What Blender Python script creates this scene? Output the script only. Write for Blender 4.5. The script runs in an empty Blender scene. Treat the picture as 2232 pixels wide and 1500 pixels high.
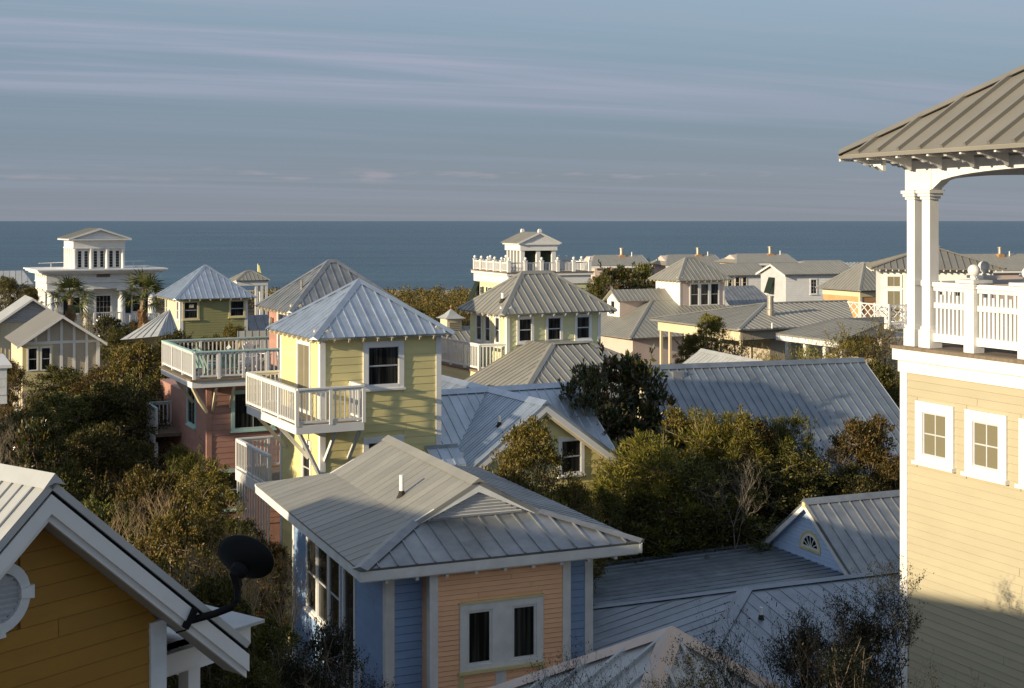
import bpy, math, random
import numpy as np
from mathutils import Vector, Matrix, noise

S = bpy.context.scene
COL = S.collection
RNG = random.Random(11)
V = Vector
rad = math.radians

# ------------------------------------------------------------------ camera, sky, sun, exposure
EYE = 12.0          # eye height above the ground, metres
F = 3000.0          # focal length in pixels of the 2232 px wide photograph
cd = bpy.data.cameras.new('camera')
cam = bpy.data.objects.new('camera', cd); COL.objects.link(cam)
cam.location = (0, 0, EYE); cam.rotation_euler = (rad(90), 0, 0)
cd.sensor_width = 36; cd.lens = 36 * F / 2232; cd.shift_y = -(750 - 481) / 2232
cd.clip_start = .1; cd.clip_end = 60000
S.camera = cam
SUN_A, SUN_E = 34.5, 14.0       # towards the sun: degrees from -X turning to -Y, and elevation
sdir = V((-math.cos(rad(SUN_A)) * math.cos(rad(SUN_E)), -math.sin(rad(SUN_A)) * math.cos(rad(SUN_E)), math.sin(rad(SUN_E))))
sl = bpy.data.lights.new('sun', 'SUN'); sun = bpy.data.objects.new('sun', sl); COL.objects.link(sun)
sl.energy = 5.0; sl.angle = rad(.8); sl.color = (1, .825, .57)
sun.rotation_euler = sdir.to_track_quat('Z', 'Y').to_euler()

world = bpy.data.worlds.new('World'); S.world = world; world.use_nodes = True
def build_world():
    nt = world.node_tree; N = nt.nodes; L = nt.links; N.clear()
    out = N.new('ShaderNodeOutputWorld'); bg = N.new('ShaderNodeBackground'); L.new(bg.outputs[0], out.inputs[0])
    sky = N.new('ShaderNodeTexSky'); sky.sky_type = 'NISHITA'; sky.sun_disc = False
    sky.sun_elevation = rad(SUN_E); sky.sun_rotation = math.atan2(sdir.x, sdir.y)
    sky.air_density = 1.0; sky.dust_density = 0.6; sky.ozone_density = 1.2
    bg.inputs[1].default_value = 0.15
    tc = N.new('ShaderNodeTexCoord')
    sep = N.new('ShaderNodeSeparateXYZ'); L.new(tc.outputs['Generated'], sep.inputs[0])
    def m(op, a, b=None, c=None):
        n = N.new('ShaderNodeMath'); n.operation = op
        for i, x in enumerate((a, b, c)):
            if x is None: continue
            if isinstance(x, (int, float)): n.inputs[i].default_value = x
            else: L.new(x, n.inputs[i])
        return n.outputs[0]
    # cloud sheet: the view direction carried up to a flat layer
    den = m('ADD', m('MAXIMUM', sep.outputs[2], 0.0), 0.045)
    px = m('DIVIDE', sep.outputs[0], den); py = m('DIVIDE', sep.outputs[1], den)
    comb = N.new('ShaderNodeCombineXYZ'); L.new(px, comb.inputs[0]); L.new(py, comb.inputs[1])
    def streak(rot, sx, sy, scale, detail, lo, hi, seed, dist=.6):
        m0 = N.new('ShaderNodeMapping'); m0.inputs['Rotation'].default_value = (0, 0, rad(rot)); L.new(comb.outputs[0], m0.inputs[0])
        mp = N.new('ShaderNodeMapping')
        mp.inputs['Scale'].default_value = (sx, sy, 1); mp.inputs['Location'].default_value = (seed, seed * .7, 0)
        L.new(m0.outputs[0], mp.inputs[0])
        nz = N.new('ShaderNodeTexNoise'); nz.inputs['Scale'].default_value = scale
        nz.inputs['Detail'].default_value = detail; nz.inputs['Roughness'].default_value = .62
        nz.inputs['Distortion'].default_value = dist
        L.new(mp.outputs[0], nz.inputs['Vector'])
        r = N.new('ShaderNodeMapRange'); r.inputs[1].default_value = lo; r.inputs[2].default_value = hi
        r.interpolation_type = 'SMOOTHSTEP'
        L.new(nz.outputs[0], r.inputs[0]); return r.outputs[0]
    a = streak(-24, .10, .8, .8, 8, .42, .64, 13.1, .5)
    b = streak(-17, .07, 1.0, 2.2, 9, .42, .70, 8.2, .4)
    c = streak(-28, .22, .55, .45, 3, .38, .60, 4.4, .3)
    low = N.new('ShaderNodeMapRange'); low.inputs[1].default_value = .015; low.inputs[2].default_value = .11
    low.interpolation_type = 'SMOOTHSTEP'; L.new(sep.outputs[2], low.inputs[0])
    ab = m('ADD', m('MULTIPLY', a, .62), m('MULTIPLY', b, .38))
    cov = m('MULTIPLY', m('MULTIPLY', ab, m('ADD', m('MULTIPLY', c, .8), .35)), m('ADD', m('MULTIPLY', low.outputs[0], .8), .2))
    cov = m('MINIMUM', m('ADD', m('MULTIPLY', cov, 1.25), m('MULTIPLY', low.outputs[0], .12)), .9)
    tint = N.new('ShaderNodeMix'); tint.data_type = 'RGBA'; tint.blend_type = 'MULTIPLY'
    tint.inputs[0].default_value = 1.0
    L.new(sky.outputs[0], tint.inputs[6]); tint.inputs[7].default_value = (.90, 1.0, .96, 1)
    # even haze that thickens towards the horizon all round
    hf = N.new('ShaderNodeMapRange'); hf.inputs[1].default_value = 0; hf.inputs[2].default_value = .34
    hf.inputs[3].default_value = .97; hf.inputs[4].default_value = .40; hf.interpolation_type = 'SMOOTHERSTEP'; L.new(sep.outputs[2], hf.inputs[0])
    hr = N.new('ShaderNodeValToRGB'); L.new(sep.outputs[2], hr.inputs[0])
    el = hr.color_ramp.elements; el[0].position = .0; el[0].color = (.61, .68, .81, 1); el[1].position = 1; el[1].color = (.98, .98, 1.0, 1)
    e = el.new(.044); e.color = (.54, .67, .85, 1); e = el.new(.1); e.color = (.42, .60, .85, 1); e = el.new(.2); e.color = (.54, .66, .96, 1)
    hs = N.new('ShaderNodeVectorMath'); hs.operation = 'SCALE'; L.new(hr.outputs[0], hs.inputs[0]); hs.inputs['Scale'].default_value = 2.0
    ha = N.new('ShaderNodeMix'); ha.data_type = 'RGBA'
    L.new(hf.outputs[0], ha.inputs[0]); L.new(tint.outputs[2], ha.inputs[6]); L.new(hs.outputs[0], ha.inputs[7])
    hz = N.new('ShaderNodeMix'); hz.data_type = 'RGBA'
    L.new(cov, hz.inputs[0]); L.new(ha.outputs[2], hz.inputs[6]); hz.inputs[7].default_value = (1.92, 2.08, 2.68, 1)
    # a few small puffs low over the sea
    az = m('ARCTAN2', sep.outputs[0], sep.outputs[1]); pc = N.new('ShaderNodeCombineXYZ'); L.new(m('MULTIPLY', az, 26.0), pc.inputs[0]); L.new(m('MULTIPLY', sep.outputs[2], 190.0), pc.inputs[1]); pc.inputs[2].default_value = 4.3
    pn = N.new('ShaderNodeTexNoise'); pn.inputs['Scale'].default_value = 1.0; pn.inputs['Detail'].default_value = 4; L.new(pc.outputs[0], pn.inputs['Vector'])
    band = m('MULTIPLY', m('GREATER_THAN', sep.outputs[2], 0), m('POWER', 2.718, m('MULTIPLY', m('POWER', m('DIVIDE', m('SUBTRACT', sep.outputs[2], .0325), .0045), 2.0), -1.0)))
    pr = N.new('ShaderNodeMapRange'); pr.inputs[1].default_value = .56; pr.inputs[2].default_value = .72; L.new(pn.outputs[0], pr.inputs[0])
    pf = N.new('ShaderNodeMix'); pf.data_type = 'RGBA'; L.new(m('MULTIPLY', m('MULTIPLY', pr.outputs[0], band), .5), pf.inputs[0]); L.new(hz.outputs[2], pf.inputs[6]); pf.inputs[7].default_value = (2.2, 2.0, 2.2, 1)
    L.new(pf.outputs[2], bg.inputs[0])
build_world()
S.view_settings.view_transform = 'Standard'; S.view_settings.look = 'None'
S.view_settings.exposure = 0.38; S.view_settings.gamma = 1.0; S.view_settings.use_curve_mapping = False
S.render.engine = 'CYCLES'
S.cycles.use_denoising = True; S.cycles.max_bounces = 6; S.cycles.transparent_max_bounces = 8
S.cycles.sample_clamp_indirect = 6

# ------------------------------------------------------------------ materials
MATS = {}
def mat(name, col, rough=.6, metal=0.0, var=.05, ns=2.0, na=.10, bump=0.0, bs=25.0, stretch=(1, 1, 1), spec=.4, col2=None, bands=None):
    m = bpy.data.materials.new(name); m.use_nodes = True
    nt = m.node_tree; N = nt.nodes; L = nt.links
    bsdf = N['Principled BSDF']
    bsdf.inputs['Roughness'].default_value = rough; bsdf.inputs['Metallic'].default_value = metal
    bsdf.inputs['Specular IOR Level'].default_value = spec
    tc = N.new('ShaderNodeTexCoord'); mp = N.new('ShaderNodeMapping'); mp.inputs['Scale'].default_value = stretch
    L.new(tc.outputs['Object'], mp.inputs[0])
    nz = N.new('ShaderNodeTexNoise'); nz.inputs['Scale'].default_value = ns; nz.inputs['Detail'].default_value = 5
    nz.inputs['Roughness'].default_value = .6
    L.new(mp.outputs[0], nz.inputs['Vector'])
    mx = N.new('ShaderNodeMix'); mx.data_type = 'RGBA'
    r = N.new('ShaderNodeMapRange'); r.inputs[1].default_value = .3; r.inputs[2].default_value = .7
    L.new(nz.outputs[0], r.inputs[0]); L.new(r.outputs[0], mx.inputs[0])
    c2 = col2 or tuple(min(1, c * (1 + na)) for c in col)
    mx.inputs[6].default_value = (*[c * (1 - na) for c in col], 1); mx.inputs[7].default_value = (*c2, 1)
    oi = N.new('ShaderNodeObjectInfo'); hsv = N.new('ShaderNodeHueSaturation')
    r2 = N.new('ShaderNodeMapRange'); r2.inputs[3].default_value = 1 - var; r2.inputs[4].default_value = 1 + var
    L.new(oi.outputs['Random'], r2.inputs[0]); L.new(r2.outputs[0], hsv.inputs['Value']); L.new(mx.outputs[2], hsv.inputs['Color'])
    L.new(hsv.outputs[0], bsdf.inputs['Base Color'])
    # roughness wanders with the same stains
    r3 = N.new('ShaderNodeMapRange'); r3.inputs[3].default_value = max(.05, rough - .08); r3.inputs[4].default_value = min(1, rough + .1)
    L.new(nz.outputs[0], r3.inputs[0]); L.new(r3.outputs[0], bsdf.inputs['Roughness'])
    if bump:
        nb = N.new('ShaderNodeTexNoise'); nb.inputs['Scale'].default_value = bs; nb.inputs['Detail'].default_value = 3
        L.new(mp.outputs[0], nb.inputs['Vector'])
        bp = N.new('ShaderNodeBump'); bp.inputs['Strength'].default_value = bump; bp.inputs['Distance'].default_value = .02
        L.new(nb.outputs[0], bp.inputs['Height']); L.new(bp.outputs[0], bsdf.inputs['Normal'])
    MATS[name] = m
    return m

def leafmat(name, cols, trans=.22, rough=.5, spec=.3):
    m = bpy.data.materials.new(name); m.use_nodes = True
    nt = m.node_tree; N = nt.nodes; L = nt.links
    bsdf = N['Principled BSDF']; out = N['Material Output']
    bsdf.inputs['Roughness'].default_value = rough; bsdf.inputs['Specular IOR Level'].default_value = spec
    g = N.new('ShaderNodeNewGeometry'); cr = N.new('ShaderNodeValToRGB')
    el = cr.color_ramp.elements
    el[0].position = 0; el[0].color = (*cols[0], 1); el[1].position = 1; el[1].color = (*cols[-1], 1)
    for i, c in enumerate(cols[1:-1]):
        e = el.new((i + 1) / (len(cols) - 1)); e.color = (*c, 1)
    L.new(g.outputs['Random Per Island'], cr.inputs[0])
    oi = N.new('ShaderNodeObjectInfo'); hsv = N.new('ShaderNodeHueSaturation')
    r = N.new('ShaderNodeMapRange'); r.inputs[3].default_value = .75; r.inputs[4].default_value = 1.25
    L.new(oi.outputs['Random'], r.inputs[0]); L.new(r.outputs[0], hsv.inputs['Value'])
    r2 = N.new('ShaderNodeMapRange'); r2.inputs[3].default_value = .485; r2.inputs[4].default_value = .515
    L.new(oi.outputs['Random'], r2.inputs[0]); L.new(r2.outputs[0], hsv.inputs['Hue'])
    L.new(cr.outputs[0], hsv.inputs['Color']); L.new(hsv.outputs[0], bsdf.inputs['Base Color'])
    tr = N.new('ShaderNodeBsdfTranslucent'); L.new(hsv.outputs[0], tr.inputs[0])
    mx = N.new('ShaderNodeMixShader'); mx.inputs[0].default_value = trans
    L.new(bsdf.outputs[0], mx.inputs[1]); L.new(tr.outputs[0], mx.inputs[2]); L.new(mx.outputs[0], out.inputs[0])
    MATS[name] = m
    return m

M = MATS
mat('white', (.76, .75, .72), .55, na=.06, ns=1.5, bump=.05)
mat('white_aged', (.70, .71, .70), .6, na=.12, ns=3, bump=.08)
mat('yellow', (.74, .64, .30), .6, na=.05, ns=1.3, stretch=(1, 1, 3), bump=.06, var=.05)
mat('pale_yellow', (.68, .66, .38), .6, na=.05, ns=1.3, stretch=(1, 1, 3), bump=.06, var=.05)
mat('tan', (.43, .385, .265), .62, na=.04, ns=1.2, stretch=(1, 1, 3), bump=.05, var=.03)
mat('orange', (.31, .155, .02), .6, na=.07, ns=2, stretch=(1, 1, 3), bump=.06, var=.05)
mat('pink', (.42, .225, .175), .6, na=.08, ns=1.6, stretch=(1, 1, 3), bump=.06, var=.06)
mat('peach', (.90, .53, .31), .6, na=.05, ns=1.6, stretch=(1, 1, 3), bump=.05, var=.04)
mat('blue', (.25, .37, .58), .55, na=.08, ns=2, stretch=(1, 1, 3), bump=.06, var=.05)
mat('sky_blue', (.50, .63, .86), .55, na=.06, ns=2, bump=.05)
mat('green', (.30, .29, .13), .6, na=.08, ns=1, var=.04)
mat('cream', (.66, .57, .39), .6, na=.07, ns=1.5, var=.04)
mat('putty', (.46, .40, .31), .6, na=.07, ns=1.5, var=.04)
mat('brown', (.56, .31, .14), .6, na=.12, ns=2, var=.06)
mat('rose', (.62, .49, .42), .6, na=.06, ns=1.5, var=.04)
mat('brick', (.42, .17, .09), .8, na=.2, ns=6)
mat('trim_yellow', (.66, .57, .30), .6)
mat('trim_aqua', (.42, .60, .55), .55)
mat('trim_pink', (.60, .46, .38), .6)
mat('deck', (.20, .155, .11), .75, na=.25, ns=4, stretch=(1, 6, 1))
mat('soffit', (.42, .41, .38), .7)
mat('metal_new', (.54, .60, .66), .36, .8, na=.12, ns=1.0, var=.08, bump=.10, bs=1.8, stretch=(2.4, 2.4, .45))
mat('metal_grey', (.29, .31, .325), .42, .65, stretch=(2.4, 2.4, .5), na=.18, ns=1.1, var=.08, bump=.10, bs=1.8, col2=(.38, .39, .39))
mat('metal_warm', (.335, .325, .285), .5, .35, stretch=(1.6, 1.6, .6), na=.09, ns=.9, var=.08, bump=.10, bs=1.8)
mat('metal_tan', (.235, .222, .19), .5, .15, na=.07, ns=1.2, var=.03, bump=.03, bs=3)
mat('metal_blue', (.28, .315, .345), .42, .72, stretch=(2.4, 2.4, .5), na=.16, ns=.9, var=.07, bump=.10, bs=1.6)
mat('metal_pale', (.47, .48, .47), .5, .25, na=.10, ns=2, var=.05, bump=.03, bs=3)
mat('cap_pink', (.58, .47, .39), .6, .1)
mat('black', (.007, .0075, .008), .6, spec=.15)
mat('louver', (.50, .51, .52), .6)
mat('pipe', (.80, .79, .76), .5)
mat('tar', (.03, .025, .02), .8)
mat('flue', (.38, .35, .30), .45, .6, na=.2, ns=3)
mat('rust', (.40, .22, .10), .8)
mat('curtain', (.55, .52, .42), .8, na=.2, ns=5, stretch=(8, 8, .3))
mat('shutter', (.016, .026, .018), .6, spec=.2)
mat('bark', (.20, .15, .10), .9, na=.3, ns=8, bump=.4, bs=20)
mat('bare', (.32, .235, .13), .9, na=.3, ns=6)
mat('bare_grey', (.25, .21, .155), .9, na=.3, ns=6)
mat('twig_dark', (.03, .023, .017), .9, na=.3, ns=6)
mat('palm_bark', (.30, .22, .13), .9, na=.35, ns=6, bump=.6, bs=14)
mat('flag', (.50, .48, .16), .7)
mat('teal', (.24, .37, .33), .5)
mat('sand', (.42, .37, .29), .9)
leafmat('leaf_oak', [(.020, .028, .007), (.045, .053, .011), (.105, .10, .02), (.20, .155, .034)])
leafmat('leaf_brown', [(.030, .035, .009), (.075, .070, .015), (.16, .12, .026), (.26, .165, .04)])
leafmat('leaf_pine', [(.045, .060, .010), (.10, .11, .018), (.22, .20, .03), (.33, .26, .045)])
leafmat('leaf_magnolia', [(.015, .026, .008), (.03, .046, .012), (.055, .066, .016), (.17, .085, .024)], .12, .28, .6)
leafmat('leaf_dark', [(.010, .013, .006), (.018, .021, .009), (.028, .028, .012)], .12, .5)
leafmat('leaf_palm', [(0.063, 0.077, 0.022), (0.105, 0.119, 0.031), (0.154, 0.154, 0.042)], .2)
leafmat('leaf_dead', [(.24, .13, .045), (.36, .20, .075), (.18, .09, .035)], .25)
leafmat('leaf_olive', [(.045, .05, .011), (.10, .095, .019), (.21, .175, .032), (.31, .23, .05)])

def glass(name, col, rough=.06):
    m = bpy.data.materials.new(name); m.use_nodes = True
    b = m.node_tree.nodes['Principled BSDF']
    b.inputs['Base Color'].default_value = (*col, 1); b.inputs['Roughness'].default_value = rough
    b.inputs['Specular IOR Level'].default_value = .10
    nt = m.node_tree; nz = nt.nodes.new('ShaderNodeTexNoise'); nz.inputs['Scale'].default_value = 1.6
    bp = nt.nodes.new('ShaderNodeBump'); bp.inputs['Strength'].default_value = .08; bp.inputs['Distance'].default_value = .05
    nt.links.new(nz.outputs[0], bp.inputs['Height']); nt.links.new(bp.outputs[0], b.inputs['Normal'])
    MATS[name] = m
glass('glass', (.006, .007, .007))
def glass_drape():
    glass('glass_drape', (.01, .01, .01)); m = MATS['glass_drape']; nt = m.node_tree; b = nt.nodes['Principled BSDF']
    tc = nt.nodes.new('ShaderNodeTexCoord'); mp = nt.nodes.new('ShaderNodeMapping'); mp.inputs['Scale'].default_value = (9, 9, .35); n2 = nt.nodes.new('ShaderNodeTexNoise'); n2.inputs['Scale'].default_value = 1.6; n2.inputs['Detail'].default_value = 2
    r = nt.nodes.new('ShaderNodeValToRGB'); r.color_ramp.elements[0].position = .40; r.color_ramp.elements[0].color = (.006, .007, .008, 1); r.color_ramp.elements[1].position = .72; r.color_ramp.elements[1].color = (.055, .055, .05, 1)
    nt.links.new(tc.outputs['Object'], mp.inputs[0]); nt.links.new(mp.outputs[0], n2.inputs['Vector']); nt.links.new(n2.outputs[0], r.inputs[0]); nt.links.new(r.outputs[0], b.inputs['Base Color'])
    b.inputs['Specular IOR Level'].default_value = .2
glass_drape()
glass('glass_curtain', (.20, .18, .12), .2)

# ------------------------------------------------------------------ mesh tools
class MB:
    def __init__(s): s.v = []; s.f = []
    def add(s, vs, fs):
        o = len(s.v); s.v += [tuple(p) for p in vs]; s.f += [tuple(i + o for i in f) for f in fs]; return s
    def hexa(s, p): return s.add(p, [(3, 2, 1, 0), (4, 5, 6, 7), (0, 1, 5, 4), (1, 2, 6, 5), (2, 3, 7, 6), (3, 0, 4, 7)])
    def box(s, x0, x1, y0, y1, z0, z1):
        return s.hexa([(x0, y0, z0), (x1, y0, z0), (x1, y1, z0), (x0, y1, z0), (x0, y0, z1), (x1, y0, z1), (x1, y1, z1), (x0, y1, z1)])
    def beam(s, p, q, w, h, up=(0, 0, 1)):
        p = V(p); q = V(q); d = (q - p).normalized(); up = V(up)
        a = d.cross(up)
        if a.length < 1e-4: a = d.cross(V((0, 1, 0)))
        a.normalize(); b = a.cross(d).normalized(); a = a * w / 2; b = b * h / 2
        return s.hexa([p - a - b, p + a - b, q + a - b, q - a - b, p - a + b, p + a + b, q + a + b, q - a + b])
    def prism(s, poly, off):
        n = len(poly); off = V(off); poly = [V(p) for p in poly]
        vs = poly + [p + off for p in poly]
        return s.add(vs, [tuple(range(n))[::-1], tuple(range(n, 2 * n))] + [(i, (i + 1) % n, (i + 1) % n + n, i + n) for i in range(n)])
    def tube(s, path, radii, seg=6, cap=True):
        path = [V(p) for p in path]; rings = []
        for i, p in enumerate(path):
            d = (path[min(i + 1, len(path) - 1)] - path[max(i - 1, 0)])
            if d.length < 1e-6: d = V((0, 0, 1))
            d.normalize(); a = d.cross(V((0, 0, 1)) if abs(d.z) < .9 else V((1, 0, 0))).normalized(); b = d.cross(a)
            rings.append([p + (a * math.cos(2 * math.pi * k / seg) + b * math.sin(2 * math.pi * k / seg)) * radii[i] for k in range(seg)])
        vs = [q for r in rings for q in r]; fs = []
        for i in range(len(rings) - 1):
            for k in range(seg):
                k2 = (k + 1) % seg
                fs.append((i * seg + k, i * seg + k2, (i + 1) * seg + k2, (i + 1) * seg + k))
        if cap: fs.append(tuple(range(seg))[::-1]); fs.append(tuple((len(rings) - 1) * seg + k for k in range(seg)))
        return s.add(vs, fs)
    def lathe(s, c, prof, seg=14):
        c = V(c); vs = []; fs = []
        for r, z in prof:
            for k in range(seg):
                a = 2 * math.pi * k / seg; vs.append(c + V((r * math.cos(a), r * math.sin(a), z)))
        for i in range(len(prof) - 1):
            for k in range(seg):
                k2 = (k + 1) % seg; fs.append((i * seg + k, i * seg + k2, (i + 1) * seg + k2, (i + 1) * seg + k))
        fs.append(tuple(range(seg))[::-1]); fs.append(tuple((len(prof) - 1) * seg + k for k in range(seg)))
        return s.add(vs, fs)

def link(name, data, parent=None, kind=None):
    o = bpy.data.objects.new(name, data); COL.objects.link(o)
    if parent: o.parent = parent
    if kind: o['kind'] = kind
    return o
def ob(name, mb, m, parent=None, kind=None, label=None, smooth=False):
    me = bpy.data.meshes.new(name); me.from_pydata(mb.v, [], mb.f); me.update()
    me.materials.append(MATS[m] if isinstance(m, str) else m)
    if smooth: me.polygons.foreach_set('use_smooth', [True] * len(me.polygons))
    o = link(name, me, parent, kind)
    if label: o['label'] = label
    return o
def thing(name, label, cat, loc=(0, 0, 0), yaw=0, group=None):
    o = bpy.data.objects.new(name, None); COL.objects.link(o)
    o.location = loc; o.rotation_euler = (0, 0, rad(yaw)); o['label'] = label; o['category'] = cat
    if group: o['group'] = group
    return o
def at(x, y, d): return V(((x - 1116) * d / F, d, EYE - (y - 481) * d / F))
def foot(x, y, d, yaw, xR, xL):
    p = at(x, y, d); c, s = math.cos(rad(yaw)), math.sin(rad(yaw))
    uR, uL = xR - 1116, xL - 1116
    return p, (uR * p.y - F * p.x) / (F * c - uR * s), (uL * p.y - F * p.x) / (-F * s - uL * c)
def local(T, p):
    c, s = math.cos(T.rotation_euler.z), math.sin(T.rotation_euler.z)
    dx, dy = p.x - T.location.x, p.y - T.location.y
    return V((c * dx + s * dy, -s * dx + c * dy, p.z))

# ------------------------------------------------------------------ roofs
def clip(poly, a, lo):      # keep u >= a (lo) or u <= a
    out = []
    for i in range(len(poly)):
        p, q = poly[i], poly[(i + 1) % len(poly)]
        ip = (p[0] >= a) if lo else (p[0] <= a); iq = (q[0] >= a) if lo else (q[0] <= a)
        if ip: out.append(p)
        if ip != iq:
            t = (a - p[0]) / (q[0] - p[0]); out.append((a, p[1] + t * (q[1] - p[1])))
    return out
def slope(T, pts, m, sp=.3, detail=True, joined=False, thick=.07, rw=.026, rh=.026, name='roof_slope', under=None):
    P = []
    for p in pts:
        p = V(p)
        if not P or (p - P[-1]).length > 1e-3: P.append(p)
    if (P[0] - P[-1]).length < 1e-3: P.pop()
    n = V((0, 0, 0))
    for i in range(len(P)): n += P[i].cross(P[(i + 1) % len(P)])
    n.normalize()
    if n.z < 0: n = -n
    u = (P[1] - P[0]).normalized(); w = n.cross(u)
    base = ob(name, MB().prism([p - n * thick for p in P], n * thick), under or m, T)
    if not detail: return base
    o = P[0]; q2 = [((p - o).dot(u), (p - o).dot(w)) for p in P]
    u0 = min(q[0] for q in q2); u1 = max(q[0] for q in q2)
    k = max(1, round((u1 - u0) / sp)); st = (u1 - u0) / k
    allmb = MB()
    for i in range(k):
        a, b = u0 + i * st, u0 + (i + 1) * st
        c = clip(clip(q2, a, True), b, False)
        if len(c) < 3: continue
        if max(x[0] for x in c) - min(x[0] for x in c) < .02: continue
        mb = allmb if joined else MB()
        j = RNG.uniform(.002, .007)
        mb.prism([o + u * x + w * y + n * .002 for x, y in c], n * j)
        aa = a + st * .02 if i else a + .02
        e = [q for q in clip(clip(q2, aa - .002, True), aa + .002, False)]
        if len(e) >= 3:
            y0, y1 = min(q[1] for q in e), max(q[1] for q in e)
            if y1 - y0 > .06:
                mb.beam(o + u * aa + w * (y0 + .004) + n * (rh / 2 + .004), o + u * aa + w * y1 + n * (rh / 2 + .004), rw, rh, n)
        if not joined: ob('roof_panel', mb, m, base)
    if joined and allmb.v: ob('roof_panel', allmb, m, base, kind='stuff')
    return base
def cap(T, p, q, m, w=.13, k=.5, lift=.045, name='ridge_cap'):
    p = V(p); q = V(q); d = (q - p).normalized(); a = V((d.y, -d.x, 0)).normalized()
    up = V((0, 0, 1))
    vs = []
    for c in (p, q):
        vs += [c + up * (lift + .02), c + a * w + up * (lift - k * w), c + up * (-.02), c - a * w + up * (lift - k * w)]
    return ob(name, MB().add(vs, [(0, 1, 5, 4), (1, 2, 6, 5), (2, 3, 7, 6), (3, 0, 4, 7), (3, 2, 1, 0), (4, 5, 6, 7)]), m, T)
def hip(T, x0, x1, y0, y1, ze, p, m, sp=.3, det='fl', joined=False, capm=None, capw=.13, tails=None, under=None, thick=.07, rw=.026, rh=.026):
    W, D = x1 - x0, y1 - y0; h = min(W, D) / 2; zr = ze + p * h; xm, ym = (x0 + x1) / 2, (y0 + y1) / 2
    A, B, C, E = (x0, y0, ze), (x1, y0, ze), (x1, y1, ze), (x0, y1, ze)
    if W >= D: r0, r1 = (x0 + h, ym, zr), (x1 - h, ym, zr); sl_ = dict(f=[A, B, r1, r0], r=[B, C, r1], b=[C, E, r0, r1], l=[E, A, r0]); hips = [(A, r0), (B, r1), (C, r1), (E, r0)]
    else: r0, r1 = (xm, y0 + h, zr), (xm, y1 - h, zr); sl_ = dict(f=[A, B, r0], r=[B, C, r1, r0], b=[C, E, r1], l=[E, A, r0, r1]); hips = [(A, r0), (B, r0), (C, r1), (E, r1)]
    for k, P in sl_.items(): slope(T, P, m, sp, k in det, joined, thick, rw, rh, under=under)
    for a, b in hips: cap(T, a, b, capm or m, capw, .707 * p, rh + .006)
    if (V(r0) - V(r1)).length > .1: cap(T, r0, r1, capm or m, capw, p, rh + .012)
    if tails:
        tm, ts, tl = tails
        zz = ze - thick - .05
        me = None
        for side in det:
            if side == 'f': a, b, inn = V((x0, y0, zz)), V((x1, y0, zz)), V((0, 1, p * .8))
            elif side == 'l': a, b, inn = V((x0, y1, zz)), V((x0, y0, zz)), V((1, 0, p * .8))
            elif side == 'r': a, b, inn = V((x1, y0, zz)), V((x1, y1, zz)), V((-1, 0, p * .8))
            else: continue
            k = int((b - a).length / ts)
            for i in range(k + 1):
                c = a + (b - a) * ((i + .5) / (k + 1))
                ob('rafter_tail', MB().beam(c + inn * .03, c + inn * tl, .05, .1), tm, T)
    return r0, r1

# ------------------------------------------------------------------ walls
class Wall:
    """a stretch of wall seen from outside, from p0 (left) to p1 (right), local coordinates"""
    def __init__(s, p0, p1):
        s.p0 = V((p0[0], p0[1], 0)); d = V((p1[0], p1[1], 0)) - s.p0; s.L = d.length; s.d = d / s.L; s.n = V((s.d.y, -s.d.x, 0)); s.holes = []
    def pt(s, x, z, o=0): return s.p0 + s.d * x + s.n * o + V((0, 0, z))
    def slab(s, mb, x0, x1, z0, z1, o0, o1):
        return mb.hexa([s.pt(x0, z0, o1), s.pt(x1, z0, o1), s.pt(x1, z0, o0), s.pt(x0, z0, o0), s.pt(x0, z1, o1), s.pt(x1, z1, o1), s.pt(x1, z1, o0), s.pt(x0, z1, o0)])
def core(T, poly, z0, z1, m, name='wall', kind=None):
    return ob(name, MB().prism([(x, y, z0) for x, y in poly], (0, 0, z1 - z0)), m, T, kind)
def rect(x0, x1, y0, y1): return [(x0, y0), (x1, y0), (x1, y1), (x0, y1)]
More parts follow.
